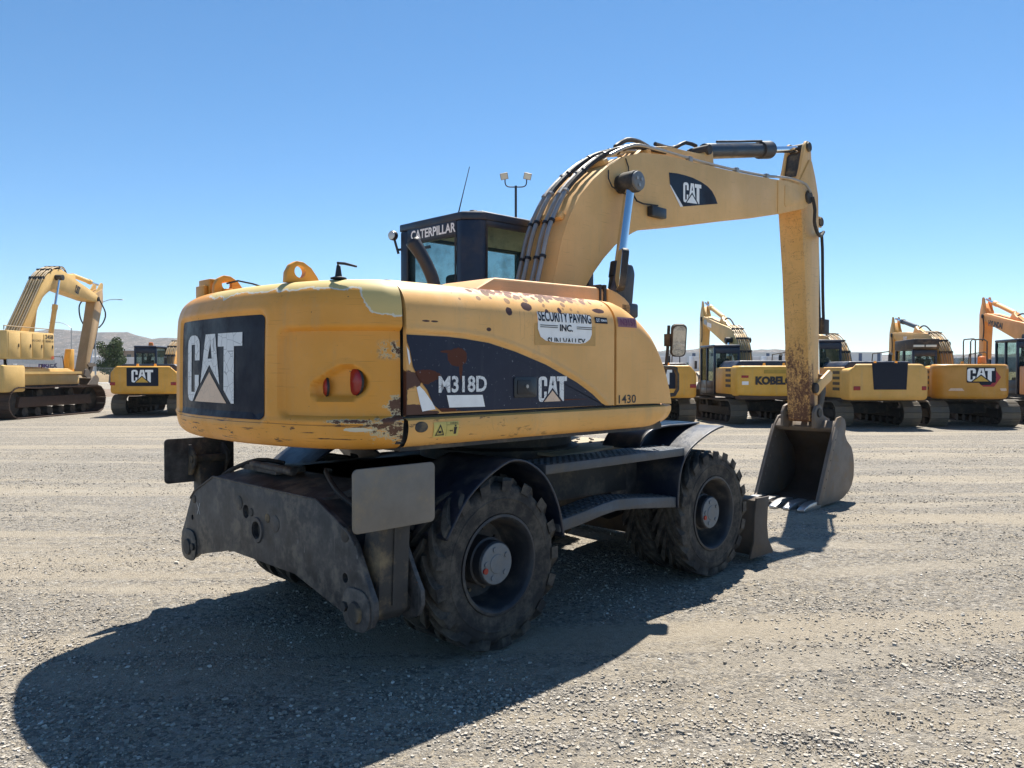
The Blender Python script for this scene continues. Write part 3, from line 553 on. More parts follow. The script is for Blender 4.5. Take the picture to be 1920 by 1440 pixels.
# stick cylinder
A_, B_ = Vector((3.06, 0, 4.17)), Vector((5.42, 0, 4.66)); d = (B_ - A_).normalized()
mb = MB().tube([A_ + d * .0, A_ + d * .08, A_ + d * .085, A_ + d * 1.35, A_ + d * 1.355, A_ + d * 1.60, A_ + d * 1.605, A_ + d * 1.63], [.05, .06, .085, .085, .105, .108, .09, .085], 22)
SCY = mb.build('stick_cylinder', M['cylblack'], EX)
MB().cyl(A_ + d * 1.6, B_, .042, 18).build('rod', M['chrome'], SCY)
MB().cyl((3.06, -.12, 4.17), (3.06, .14, 4.17), .055, 16).build('pin', M['leg'], SCY); MB().cyl((5.42, -.16, 4.66), (5.42, .16, 4.66), .06, 16).build('pin', M['leg'], SCY)
MB().tube([A_ + d * .3 + Vector((0, -.03, .1)), A_ + d * .8 + Vector((0, -.03, .1)), A_ + d * 1.35 + Vector((0, -.03, .105))], .014, 8).build('pipe', M['rubber'], SCY)
# boom lift cylinders
for y, nm in ((-.345, 1), (.345, 2)):
    a, b = Vector((1.0, y, 1.9)), Vector((1.335, y, 3.48)); d = (b - a).normalized()
    o = MB().tube([a, a + d * .70, a + d * .705, a + d * .84], [.075, .075, .084, .084], 20).build('boom_cylinder', M['cylblack'], EX)
    MB().cyl(a + d * .8, b, .047, 18).build('rod', M['chrome'], o)
    s = -1 if y < 0 else 1
    MB().cyl((b.x, y - .075, b.z), (b.x, y + .075, b.z), .10, 20).cyl((b.x, s * .2, b.z), (b.x, y + s * .06, b.z), .085, 18).build('rod_eye', M['dark'], o, .008)
    mb = MB().cyl((b.x, y + s * .075, b.z), (b.x, y + s * .10, b.z), .088, 24); mb.build('pin_cover', M['cap'], o, .004)
    for q in range(3): MB().cyl((b.x + .04 * math.cos(q * 2.1 + .5), y + s * .095, b.z + .04 * math.sin(q * 2.1 + .5)), (b.x + .04 * math.cos(q * 2.1 + .5), y + s * .108, b.z + .04 * math.sin(q * 2.1 + .5)), .016, 8).build('bolt', M['steel'], o)
# right mirror bracket and mirrors
mb = MB().prism([(.52, 2.20), (.70, 2.20), (.72, 2.32), (.75, 2.55), (.72, 2.62), (.62, 2.62), (.56, 2.48), (.50, 2.36)], -.84, -.74); mb.box(.50, .74, -.88, -.70, 2.18, 2.30)
MB().tube([(.42, -.8, 2.36), (.50, -.82, 2.37), (.56, -.80, 2.40), (.58, -.78, 2.46)], .018, 8).build('mirror_arm', M['dark'], EX)
mb.build('mirror_bracket', M['fender'], EX, .02)
def mirror(c, yaw, w_, h_, tilt=0, mat2=None):
    Mx = Matrix.Translation(c) @ Matrix.Rotation(yaw, 4, 'Z') @ Matrix.Rotation(tilt, 4, 'Y')
    o = MB().prism(rrect(-w_ / 2, w_ / 2, -h_ / 2, h_ / 2, w_ * .3, 5), -.035, .02, 'x', Mx).build('mirror', M['dark'], EX, .012)
    MB().prism(rrect(-w_ / 2 + .012, w_ / 2 - .012, -h_ / 2 + .012, h_ / 2 - .012, w_ * .27, 5), -.0385, -.034, 'x', Mx).build('mirror_glass', M['mirror'], o)
mirror((.55, -.86, 2.56), R(-38), .17, .34, R(6))
mirror((.95, -1.12, 2.0), R(45), .125, .27, R(-14))
MB().tube([(.80, -1.02, 1.5), (.86, -1.06, 1.75), (.90, -1.05, 1.9), (.92, -1.05, 2.12)], .013, 8).box(.88, .95, -1.09, -1.03, 1.95, 2.05).build('mirror_arm', M['dark'], EX)
MB().tube([(.70, -1.15, 1.55), (.78, -1.2, 1.56), (.82, -1.2, 1.6), (.82, -1.2, 1.72), (.78, -1.2, 1.77), (.66, -1.16, 1.78)], .016, 10).build('grab_rail', M['dark'], EX)

# ---- stick
SP = [(5.50, 1.10), (5.56, 1.07), (5.66, 1.09), (5.71, 1.20), (5.725, 1.76), (5.74, 2.36), (5.735, 3.0), (5.72, 3.56), (5.69, 4.07), (5.60, 4.30), (5.50, 4.48), (5.44, 4.50), (5.12, 4.14), (5.14, 3.95), (5.195, 3.78), (5.31, 3.0), (5.41, 1.98)]
STICK = MB().prism(SP, -.155, .155).build('stick', M['stick'], EX, .006, ang=30)
for y in (-.135, .095): MB().prism([(5.12, 4.14), (5.22, 4.36), (5.32, 4.66), (5.38, 4.735), (5.45, 4.74), (5.50, 4.68), (5.53, 4.5), (5.52, 4.40), (5.4, 4.2)], y, y + .04).build('stick_ear', M['boom'], STICK, .006)
MB().prism([(5.16, 4.0), (5.30, 4.55), (5.36, 4.60), (5.4, 4.4), (5.3, 4.0)], -.095, .095).build('stick_back_plate', M['leg'], STICK, .004)
MB().tube(spline([(5.22, -.29, 3.96), (5.27, -.30, 3.80), (5.30, -.28, 3.66), (5.42, -.26, 3.55), (5.62, -.22, 3.52), (5.80, -.18, 3.60)], .05), .022, 8).build('hydraulic_hose', M['rubber'], STICK)
MB().tube(spline([(5.80, -.15, 3.60), (5.88, -.13, 3.4), (5.92, -.12, 2.9), (5.96, -.11, 2.6), (6.0, -.10, 2.42)], .1), .02, 8).build('hydraulic_hose', M['rubber'], STICK)
A_, B_ = Vector((5.86, 0, 3.75)), Vector((6.02, 0, 1.68)); d = (B_ - A_).normalized()
o = MB().tube([A_, A_ + d * 1.28, A_ + d * 1.285, A_ + d * 1.5], [.075, .075, .092, .092], 20).build('bucket_cylinder', M['cylblack'], EX)
MB().cyl(A_ + d * 1.45, B_, .04, 18).build('rod', M['chrome'], o); MB().box(5.93, 6.10, -.14, .02, 2.25, 2.45).build('hose_block', M['dark'], o, .015)
MB().cyl((5.86, -.13, 3.75), (5.86, .13, 3.75), .06, 14).build('pin', M['leg'], o); MB().box(5.66, 5.9, -.11, -.09, 3.68, 3.82).box(5.66, 5.9, .09, .11, 3.68, 3.82).build('cylinder_lug', M['stick'], o)
for y in (-.19, .15): MB().prism([(5.58, 1.48), (5.66, 1.42), (5.9, 1.55), (6.08, 1.62), (6.10, 1.72), (6.02, 1.76), (5.85, 1.68), (5.62, 1.58)], y, y + .04).build('bucket_link', M['boom'], EX, .01)
MB().prism([(5.96, 1.70), (6.08, 1.70), (6.10, 1.45), (5.95, 1.12), (5.86, 1.06), (5.82, 1.16), (5.92, 1.4)], -.10, .10).build('bucket_link', M['leg'], EX, .012)
MB().lathe([(.001, 0), (.06, 0), (.07, .01), (.07, .05)], 18, Matrix.Translation((5.60, -.20, 1.52))).build('pin', M['rubber'], EX)

# ---- bucket
BK = [(5.61, 1.02), (5.72, 1.13), (5.84, 1.145), (5.95, 1.10), (5.99, 1.02), (5.965, .90), (6.02, .82), (6.17, .72), (6.24, .60), (6.265, .45), (6.25, .30), (6.19, .20), (6.10, .13), (5.96, .07), (5.80, .035), (5.32, .022), (5.0, .018), (4.95, .03), (5.13, .12), (5.39, .62)]
def bpl(y0, y1): return MB().prism(BK, y0, y1)
BUCK = bpl(-.42, -.395).build('bucket', M['bucket'], EX, .004, ang=30)
bpl(.395, .42).build('side_plate', M['bucket'], BUCK, .004, ang=30)
MB().prism([(5.61, 1.02), (5.39, .62), (5.13, .12), (5.10, .06), (5.20, .05), (5.28, .16), (5.50, .62), (5.68, .96)], -.445, -.42).build('side_cutter', M['bucket'], BUCK, .005)
MB().prism([(5.61, 1.02), (5.39, .62), (5.13, .12), (5.10, .06), (5.20, .05), (5.28, .16), (5.50, .62), (5.68, .96)], .42, .445).build('side_cutter', M['bucket'], BUCK, .005)
sh = spline([(5.66, .99, 0), (5.80, .97, 0), (5.90, .92, 0), (6.02, .80, 0), (6.15, .70, 0), (6.22, .59, 0), (6.245, .45, 0), (6.23, .31, 0), (6.17, .215, 0), (6.08, .15, 0), (5.94, .09, 0), (5.78, .055, 0), (5.3, .04, 0), (4.98, .033, 0)], .06)
o = MB().grid([[Vector((p.x, y, p.y)) for p in sh] for y in (-.40, -.2, 0, .2, .40)]).build('bucket_shell', M['inbucket'], BUCK, ang=60)
so = o.modifiers.new('s', 'SOLIDIFY'); so.thickness = .03; so.offset = 0
MB().box(4.96, 5.30, -.40, .40, .012, .055).build('bucket_lip', M['bucket'], BUCK, .008)
MB().prism([(5.60, 1.0), (5.70, 1.09), (5.90, 1.06), (5.92, .98), (5.66, .94)], -.395, .395).build('torque_tube', M['bucket'], BUCK, .01)
for k in range(5):
    y = -.372 + k * .186
    t = MB().rings([[Vector((5.22, y + s * .06, z)) for s, z in ((-1, .005), (1, .005), (1, .10), (-1, .10))], [Vector((5.02, y + s * .058, z)) for s, z in ((-1, .002), (1, .002), (1, .10), (-1, .10))], [Vector((4.90, y + s * .052, z)) for s, z in ((-1, .004), (1, .004), (1, .085), (-1, .085))], [Vector((4.76, y + s * .046, z)) for s, z in ((-1, .006), (1, .006), (1, .038), (-1, .038))]])
    t.build('bucket_tooth', M['tooth'], BUCK, .010)
for y in (-.235, .195):
    e = MB().prism([(5.44, 1.0), (5.44, 1.20), (5.50, 1.28), (5.60, 1.305), (5.68, 1.26), (5.72, 1.16), (5.90, 1.10), (5.96, .98), (5.7, .97)], y, y + .04).build('bucket_ear', M['bucket'], BUCK, .008)
    MB().lathe([(.001, 0), (.055, 0), (.06, .008), (.06, .03), (.03, .03)], 18, Matrix.Translation((5.57, y - .022, 1.195))).build('pin', M['leg'], e)
for k, t in enumerate((.15, .30, .45, .6, .72, .84)):
    x = 5.63 - .48 * t; z = .98 - .86 * t
    MB().cyl((x + .05, .392, z), (x + .05, .388, z), .018, 10).build('bolt_hole', M['pad'], BUCK)
    MB().cyl((x + .045, -.4465, z), (x + .045, -.443, z), .011, 8).build('bolt_hole', M['black'], BUCK)

# ---- undercarriage
CH = MB().box(-1.75, 1.75, -.42, .42, .62, 1.06).prism([(-1.75, .9), (1.7, .9), (1.7, 1.06), (-1.75, 1.06)], -.55, .55).box(-.62, .62, -.85, .85, .78, 1.05)
CHO = CH.build('chassis', M['dark'], EX, .012)
MB().lathe([(.01, 1.06), (.66, 1.06), (.66, 1.14), (.60, 1.16), (.60, 1.31), (.01, 1.31)], 40, Matrix.Rotation(R(90), 4, 'X') @ Matrix.Diagonal((1, 1, 1, 1))).build('swing_bearing', M['dark'], EX)
MB().prism([(-.20, -.88), (1.12, -.62), (1.12, .62), (-.20, .88)], 1.105, 1.127, 'z').build('deck_plate', M['deck'], CHO, .004)
for k in range(9): MB().lathe([(.02, 0), (.016, .012), (.001, .016)], 7, Matrix.Translation((.66 + .05 * k, -.5 + .7 * rnd.random(), 1.127)) @ Matrix.Rotation(R(90), 4, 'X')).build('stone', M['pad'], CHO)
for x in (-1.15, 1.36):
    MB().cyl((x, -.62, .54), (x, .62, .54), .105, 20).lathe([(.001, -.3), (.12, -.28), (.2, -.12), (.2, .12), (.12, .28), (.001, .3)], 24, Matrix.Translation((x, .02, .54))).box(x - .09, x + .09, -.6, .6, .50, .66).build('axle', M['dark'], EX, .006)
for s in (-1, 1):
    Mx = Matrix.Diagonal((1, s, 1, 1))
    mb = MB().prism([(-.62, .62), (-.30, .62), (-.28, .98), (-.10, 1.05), (-.62, 1.05)], -.82, -.80, 'y', Mx).prism([(.80, .70), (.46, .72), (.44, .9), (.10, 1.05), (.8, 1.05)], -.82, -.80, 'y', Mx); mb.build('step_bracket', M['frame'], CHO, .004)
    # treads
    o = MB().prism([(-.74, 1.062), (-.74, 1.127), (.90, 1.13), (.90, 1.065)], -1.22, -.90, 'y', Mx).build('step', M['step'], CHO, .008)
    mb = MB()
    for i in range(26):
        for j in range(5): mb.box(-.71 + i * .062, -.68 + i * .062, s * (-1.20 + j * .058), s * (-1.175 + j * .058), 1.126, 1.132)
    kind(mb.build('anti_slip_studs', M['step'], o), 'stuff')
    lp = [(-.60, .745), (-.40, .765), (-.15, .80), (.02, .815), (.25, .80), (.78, .745)]
    o = MB().prism(lp + [(x, z - .085) for x, z in lp[::-1]], -1.22, -.98, 'y', Mx).build('step', M['step'], CHO, .008, ang=50)
    mb = MB()
    for i in range(24):
        for j in range(4): x = -.57 + i * .056; mb.box(x, x + .027, s * (-1.20 + j * .058), s * (-1.175 + j * .058), lerp(x, lp) - .004, lerp(x + .02, lp) + .005)
    kind(mb.build('anti_slip_studs', M['step'], o), 'stuff')
    # fenders
    def fender(pts, y0, y1, name='fender'):
        P_ = spline([(x, z, 0) for x, z in pts], .04)
        o = MB().grid([[Vector((p.x, s * y, p.y)) for p in P_] for y in (y0, y0 + .012, (y0 + y1) / 2, y1 - .012, y1)]).build(name, M['fender'], EX, ang=50)
        m_ = o.modifiers.new('s', 'SOLIDIFY'); m_.thickness = .014; m_.offset = 0; return o
    fo = fender([(-1.60, .76), (-1.53, .86), (-1.44, .98), (-1.31, 1.08), (-1.14, 1.165), (-1.04, 1.185), (-.93, 1.165), (-.80, 1.09), (-.70, .98), (-.62, .82), (-.575, .63)], -1.235, -.62)
    MB().prism([(-.87, 1.06), (-.80, 1.04), (-.70, .90), (-.645, .74), (-.66, .70), (-.70, .72), (-.76, .86), (-.86, 1.0)], -.92, -.90, 'y', Mx).build('fender_web', M['dark'], fo, .01)
    fo = fender([(.79, .66), (.80, .84), (.84, .98), (.93, 1.09), (1.06, 1.16), (1.24, 1.225), (1.38, 1.26), (1.47, 1.272)], -1.235, -.60)
    for q in range(3): MB().cyl((.80 + .11 * q, s * -1.0, 1.133 + .0 * q), (.80 + .11 * q, s * -1.0, 1.14), .012, 8).build('bolt', M['cap'], fo)
    MB().prism([(.60, 1.06), (.66, 1.19), (.74, 1.25), (.90, 1.265), (1.0, 1.25), (1.0, 1.06)], -.66, -.63, 'y', Mx).build('fender_bracket', M['deck'], fo, .006)
    fender([(.62, 1.12), (.68, 1.205), (.80, 1.262), (1.0, 1.285), (1.3, 1.285), (1.50, 1.29)], -.98, -.60)
# wheels
def tyre_mesh(lug_h, sweep, n, worn):
    mb = MB()
    pr = [(.295, -.105), (.315, -.122), (.322, -.128), (.33, -.127), (.37, -.134), (.405, -.136), (.41, -.140), (.416, -.140), (.42, -.136), (.45, -.135), (.478, -.126), (.495, -.110), (.502, -.09), (.505, -.05), (.506, 0)]
    pr += [(r, -y) for r, y in pr[-2::-1]]
    mb.lathe(pr, 72)
    for sd_ in (-1, 1):
        for k in range(n):
            a0 = 2 * math.pi * (k + (.5 if sd_ > 0 else 0)) / n
            secs = []
            for t in (0, .12, .3, .55, .8, 1):
                y = sd_ * (.141 - .129 * t); a = a0 + sweep * (t ** 1.2); wd = (.074 - .020 * t) * (1 if not worn else 1.12)
                rt = lerp(t, [(0, .524), (.12, .534 if not worn else .527), (.3, .517 + lug_h), (1, .517 + lug_h)]); rb = lerp(t, [(0, .462), (.12, .475), (.3, .492), (1, .495)])
                secs.append([Vector((r * math.cos(a + da), y, r * math.sin(a + da))) for r, da in ((rb, -wd * 1.15), (rt, -wd), (rt, wd), (rb, wd * 1.15))])
            mb.rings(secs)
    return mb
RIM = [(.297, -.118), (.312, -.120), (.314, -.132), (.298, -.135), (.288, -.125), (.280, -.105), (.272, -.03), (.262, .06), (.245, .10), (.20, .105), (.155, .10)]
def rimb(): return MB().lathe(RIM, 48).lathe([(.295, .118), (.31, .13), (.27, .11), (.26, .06)], 48)
TY = {}
def wheel(x, y, outer, front):
    w_ = bpy.data.objects.new('wheel', None); col.objects.link(w_); w_.parent = EX; w_.location = (x, y, .54); w_.empty_display_size = .1
    if y > 0: w_.rotation_euler = (0, 0, math.pi)
    key = 'f' if front else 'r'
    if key not in TY:
        t = tyre_mesh(.011 if front else .024, -.52 if front else -.36, 20 if front else 17, front).build('tyre', M['tyre'], w_, ang=28); TY[key] = t.data
        if 'rim' not in TY: TY['rim'] = rimb().build('rim', M['rim'], w_).data
        else: link('rim', TY['rim'], None, w_)
    else: link('tyre', TY[key], None, w_); link('rim', TY['rim'], None, w_)
    w_.children[0].rotation_euler = (0, rnd.random() * 6, 0)
    if outer:
        MB().lathe([(.155, .10), (.155, -.02), (.142, -.025), (.14, -.085), (.132, -.095)], 36).build('hub_drum', M['rim'], w_)
        h = MB().lathe([(.132, -.09), (.128, -.098), (.10, -.101), (.062, -.101), (.058, -.106), (.001, -.107)], 36).build('hub_cap', M['cap'], w_)
        for q in range(5):
            a = R(72 * q + 30); MB().cyl((.092 * math.cos(a), -.099, .092 * math.sin(a)), (.092 * math.cos(a), -.108, .092 * math.sin(a)), .017, 12).build('hub_boss', M['cap'], h)
        MB().cyl((-.10, -.098, -.03), (-.10, -.109, -.03), .019, 12).build('drain_plug', M['red'], h)
        for q in range(10):
            a = R(36 * q); MB().cyl((.20 * math.cos(a), .106, .20 * math.sin(a)), (.20 * math.cos(a), .085, .20 * math.sin(a)), .012, 6).build('wheel_nut', M['leg'], w_)
for x, fr in ((-1.15, False), (1.36, True)):
    for y, ou in ((-1.085, True), (-.775, False), (.775, False), (1.085, True)): wheel(x, y, ou, fr)

# ---- rear stabiliser frame, legs and pads
half = [(.70, 1.0), (1.03, .86), (1.10, .80), (1.22, .60), (1.275, .52), (1.28, .44), (1.24, .37), (1.15, .335), (1.05, .36), (.97, .40), (.44, .515)]
PLT = [(y, z) for y, z in half] + [(-y, z) for y, z in half[::-1]]
ST = MB().prism(PLT, -2.135, -2.10, 'x').build('stabiliser_frame', M['frame'], EX, .006)
cut(ST, [MB().cyl((-2.3, y, z), (-2.0, y, z), r, 20).build('c', None, EX) for y, z, r in ((.04, .715, .055), (.20, .815, .045), (-1.0, .60, .028), (1.07, .66, .02))])
for y, z, r in ((.04, .715, .058),): MB().lathe([(r, 0), (r, -.012), (r + .022, -.012), (r + .028, 0)], 24, Matrix.Translation((-2.134, y, z)) @ Matrix.Rotation(R(-90), 4, 'Z')).build('hole_collar', M['frame'], ST)
for y, z, r in ((.30, .86, .05), (.12, .82, .028), (-.10, .81, .030), (-1.0, .84, .042), (1.03, .80, .030), (-.20, .79, .055)):
    MB().lathe([(.001, 0), (r * .8, 0), (r, .004), (r, .02)], 20, Matrix.Translation((-2.142, y, z)) @ Matrix.Rotation(R(-90), 4, 'Z')).build('boss', M['leg'] if r < .05 else M['frame'], ST)
chk = plain('chalk', (.5, .5, .5), .9, bump=0)
decal('chalk_mark', ([(.98, .78), (.99, .785), (.935, .70), (.925, .695)], [(0, 1, 2, 3)]), lambda a, b: Vector((-2.1372, a, b)), chk, ST); decal('chalk_mark', ([(.925, .785), (.935, .78), (.985, .69), (.975, .695)], [(0, 1, 2, 3)]), lambda a, b: Vector((-2.1376, a, b)), chk, ST)
MB().prism(PLT, -1.82, -1.79, 'x').build('front_plate', M['frame'], ST, .006)
MB().prism([(-.70, .99), (-.95, .88), (-.93, .56), (.93, .56), (.95, .88), (.70, .99)], -2.105, -1.815, 'x').build('box_beam', M['dark'], ST, .004)
MB().box(-1.815, -1.60, -.60, .60, .62, 1.02).prism([(-2.11, 1.0), (-1.80, 1.055), (-1.60, 1.06), (-1.60, .98), (-2.11, .985)], -.70, .70).build('mounting_block', M['frame'], ST, .012)
for s in (-1, 1):
    MB().tube([(-2.137, s * .70, 1.0), (-2.137, s * 1.03, .86), (-2.137, s * 1.10, .80)], .007, 6).build('weld_bead', M['frame'], ST)
    MB().tube(spline([(-1.80, s * .30, 1.10), (-1.92, s * .45, 1.12), (-2.0, s * .72, 1.03), (-1.98, s * .95, .93), (-1.96, s * 1.05, .80)], .05), .016, 8).build('hydraulic_hose', M['rubber'], ST)
MB().tube([(-2.137, -.70, 1.0), (-2.137, .70, 1.0)], .007, 6).build('weld_bead', M['frame'], ST)
MB().cyl((-1.95, .48, 1.09), (-1.95, -.1, 1.09), .028, 10).box(-1.97, -1.75, .1, .62, 1.05, 1.09).build('hose_manifold', M['frame'], ST, .004)
for s in (-1, 1):
    Mx = Matrix.Diagonal((1, s, 1, 1))
    L_ = MB().prism([(-1.10, .38), (-1.0, .40), (-1.02, .60), (-1.14, 1.08), (-1.22, 1.10), (-1.245, 1.04), (-1.22, .62), (-1.21, .42), (-1.16, .365)], -2.06, -1.86, 'x', Mx).build('stabiliser_leg', M['leg'], EX, .012)
    MB().prism([(-1.222, .46), (-1.248, .95), (-1.240, .95), (-1.21, .46)], -1.975, -1.955, 'x', Mx).build('leg_rib', M['leg'], L_)
    MB().lathe([(.001, -.205), (.055, -.203), (.062, -.19), (.062, .19), (.055, .203), (.001, .205)], 22, Matrix.Translation((-1.96, s * 1.12, .435)) @ Matrix.Rotation(R(90), 4, 'Z')).build('pivot_pin', M['leg'], L_)
    MB().prism(rrect(s * 1.12 - .13, s * 1.12 + .13, .335, .565, .09), -2.148, -2.134, 'x').build('foot_doubler', M['frame'], L_, .004)
    MB().cyl((-2.165, s * 1.02, .45), (-2.145, s * 1.02, .45), .028, 6).cyl((-2.155, s * 1.12, .435), (-2.146, s * 1.12, .435), .05, 18).build('bolt', M['leg'], L_)
    yo = 1.30 if s < 0 else 1.22
    PD = MB().prism(rrect(-2.28, -1.745, .905, 1.24, .03), s * (yo - .008), s * (yo + .008), 'y').build('stabiliser_pad', M['pad'] if s < 0 else M['frame'], EX, .004)
    for x in (-2.11, -1.86): MB().prism([(s * (yo - .012), .96), (s * (yo - .012), 1.19), (s * (yo - .05), 1.19), (s * (yo - .13), 1.12), (s * (yo - .13), 1.05), (s * (yo - .05), .96)], x, x + .025, 'x').build('pad_bracket', M['leg'], PD, .006)
    MB().cyl((-2.12, s * (yo - .09), 1.085), (-1.82, s * (yo - .09), 1.085), .03, 14).build('pin', M['leg'], PD)
# ---- dozer blade
bl = spline([(2.03, .57, 0), (2.18, .585, 0), (2.235, .57, 0), (2.20, .46, 0), (2.19, .33, 0), (2.22, .18, 0), (2.31, .065, 0)], .05)
inn = [(2.02, .07), (1.99, .2), (2.0, .45)]
BLD = MB().prism([(p.x, p.y) for p in bl] + inn, -1.235, 1.235).build('dozer_blade', M['blade'], EX, .006, ang=40)
for s in (-1, 1): MB().prism([(1.90, .06), (2.325, .055), (2.33, .075), (2.24, .19), (2.215, .33), (2.225, .46), (2.25, .59), (2.02, .595), (1.985, .45), (1.97, .2)], s * 1.235, s * 1.255).build('blade_end_plate', M['blade'], BLD, .004)
for y in (-.4, .4): MB().prism([(1.6, .62), (1.6, .8), (2.02, .45), (2.02, .2)], y - .05, y + .05).build('blade_arm', M['dark'], BLD, .008)
MB().box(1.74, 1.95, -.45, .45, .4, 1.0).build('blade_frame', M['dark'], BLD, .01)
# ================================================================== ground and far setting
from mathutils import noise as mn
LANES = [(4.45, .10, .018), (6.35, .10, .018), (9.7, .06, .004), (11.5, .06, .004), (14.6, -.04, 0), (16.4, -.04, 0), (19.3, .02, 0), (21.1, .02, 0), (8.4, -.22, .012)]
def gravel():
    g = G('gravel_ground', .95, 0, .2)
    dist = g.noise(.35, 3, .5, g.vec(.35, 1, 1)); band = g.noise(1, 4, .55, g.vec(.07, 1.1, 1, (3, 7, 0)))       # wheel-packed dusty bands
    v1 = g.voro(30, 'Color'); v1d = g.voro(30); v2 = g.voro(75, 'Color'); v2d = g.voro(75); v3 = g.noise(230, 3, .7)
    s1 = g.nt.nodes.new('ShaderNodeSeparateColor'); g.put(s1.inputs[0], v1); s2 = g.nt.nodes.new('ShaderNodeSeparateColor'); g.put(s2.inputs[0], v2)
    dustc = g.mix(g.noise(5, 4), (.37, .31, .225), (.465, .40, .305))
    st1 = g.mix(s1.outputs[0], (.11, .102, .093), (.46, .42, .36)); st2 = g.mix(s2.outputs[0], (.13, .118, .104), (.46, .41, .335))
    stones = g.mix(g.ss(s1.outputs[1], .45, .55), st2, st1)
    packed = g.mx(g.ss(band, .50, .60), g.mul(g.ss(dist, .55, .7), .7))
    cover = g.mul(g.sub(1., g.mul(packed, .72)), g.ss(g.add(g.noise(9, 5, .7), g.mul(s2.outputs[2], .25)), .46, .60))
    lane = None                                             # compacted wheel lanes with faint tread prints
    for y0, a_, b_ in LANES:
        d_ = g.m('ABSOLUTE', g.sub(g.y, g.add(y0, g.add(g.mul(g.x, a_), g.mul(g.mul(g.x, g.x), b_))))); q_ = g.ss(g.add(d_, g.mul(g.sub(g.noise(4, 4), .5), .14)), .19, .10); lane = q_ if lane is None else g.mx(lane, q_)
    lane = g.mul(lane, g.ss(g.noise(.7, 3), .36, .60), .62); cover = g.mul(cover, g.sub(1., g.mul(lane, .8))); dustc = g.mix(g.mul(lane, .5), dustc, (.47, .425, .355))
    cc = g.mix(cover, dustc, stones); cc = g.mix(g.mul(g.ss(v3, .44, .60), .50), cc, (.165, .15, .13))
    cc = g.mix(g.mul(g.ss(g.noise(.22, 4, .6), .48, .72), .30), cc, (.24, .23, .215))
    g.set('Base Color', cc)
    h = g.add(g.mul(g.mul(g.sub(1., v1d), cover), .7), g.add(g.mul(g.sub(1., v2d), .45), g.mul(v3, .35)))
    h = g.add(h, g.mul(g.m('SINE', g.mul(g.x, 46.)), g.mul(lane, .22)))
    g.bump(g.add(h, g.mul(g.noise(2.5, 4), 1.2)), .95, .03); return g.mat
M['gravel'] = gravel()
gr = MB(); xs = [-6000, -600, -60] + [-12 + .25 * k for k in range(113)] + [60, 600, 6000]; ys = [-3000, -300, -30, -3] + [.5 + .25 * k for k in range(63)] + [30, 60, 200, 1000, 9000]
def gz(x, y):
    f = smst(30, 14, y) * smst(24, 14, abs(x - 2)) * smst(-3, .5, y)
    return 0 if f == 0 else f * (.022 * mn.noise((x * .7, y * .9, 3)) + .010 * mn.noise((x * 2.3, y * 3.1, 8)))
kind(gr.grid([[(x, y, gz(x, y)) for x in xs] for y in ys]).build('ground', M['gravel'], ang=80), 'structure')
# loose stones lying on the ground
def stones(n, seed):
    r = random.Random(seed); V = []; F = []
    base = [Vector((x, y, z)) for x in (-1, 1) for y in (-1, 1) for z in (-1, 1)]; bf = [(0, 1, 3, 2), (4, 6, 7, 5), (0, 4, 5, 1), (2, 3, 7, 6), (0, 2, 6, 4), (1, 5, 7, 3)]
    while n:
        y = 2.9 + 15 * r.random() ** 1.9; x = (r.random() * 2 - 1) * (y * .72 + .4)
        c = mn.noise((x * .5 + 3, y * 1.1, 1)) + .5 * mn.noise((x * 1.7, y * 2.0, 5))
        if r.random() > .45 + .9 * c: continue
        if r.random() < .5 and min(abs(y - (l0 + l1 * x + l2 * x * x)) for l0, l1, l2 in LANES) < .14: continue
        n -= 1; s = .0026 + .0072 * r.random() ** 3.4; a = r.random() * 6.3; ca, sa = math.cos(a), math.sin(a); sx, sy, sz = s * (.8 + .7 * r.random()), s * (.7 + .5 * r.random()), s * (.5 + .4 * r.random())
        if r.random() < .012: sx *= 1.8; sy *= 1.8; sz *= 1.6
        o = len(V); z0 = gz(x, y) + sz * .35
        for p in base:
            q = Vector((p.x * sx * (.55 + .5 * r.random()), p.y * sy * (.55 + .5 * r.random()), p.z * sz * (.6 + .5 * r.random()) )); q.x += q.z * .4
            V.append((x + q.x * ca - q.y * sa, y + q.x * sa + q.y * ca, z0 + q.z))
        F += [tuple(o + i for i in f) for f in bf]
    me = bpy.data.meshes.new('loose_gravel'); me.from_pydata(V, [], F)
    g = G('loose_stone', .9, 0, .25); geo = g.nt.nodes.new('ShaderNodeNewGeometry'); ri = geo.outputs['Random Per Island']
    c = g.mix(ri, (.14, .13, .12), (.50, .46, .40)); c = g.mix(g.ss(ri, .93, .97), c, (.66, .63, .58)); g.set('Base Color', g.mix(g.mul(g.noise(60, 3), .4), c, (.36, .31, .24)))
    return kind(link('loose_gravel', me, g.mat), 'stuff')
stones(95000, 3)
# hills
g = G('boulder_hillside', .95, 0, .1); n1 = g.noise(.03, 6, .7); n2 = g.noise(.11, 5, .75, g.vec(1, 1, 2)); 
cc = g.mix(g.ss(n1, .40, .62), (.060, .056, .048), (.13, .105, .085)); cc = g.mix(g.ss(n2, .55, .62), cc, (.30, .27, .25)); cc = g.mix(g.ss(g.noise(.05, 5, .7, g.vec(1, 1, 1, (9, 4, 1))), .60, .68), cc, (.05, .055, .04)); g.set('Base Color', cc)
RID = [(-900, 660), (-500, 650), (-200, 640), (0, 630), (60, 624), (104, 618), (125, 616), (150, 620), (184, 625), (236, 627), (257, 632), (283, 637), (319, 635), (380, 640), (500, 652), (700, 664), (900, 668), (1100, 662), (1266, 656), (1300, 657), (1320, 654), (1370, 660), (1413, 656), (1445, 653), (1461, 657), (1490, 662), (1560, 668), (1700, 668), (1800, 664), (1900, 666), (2100, 655), (2500, 650), (3000, 664)]
rows = []
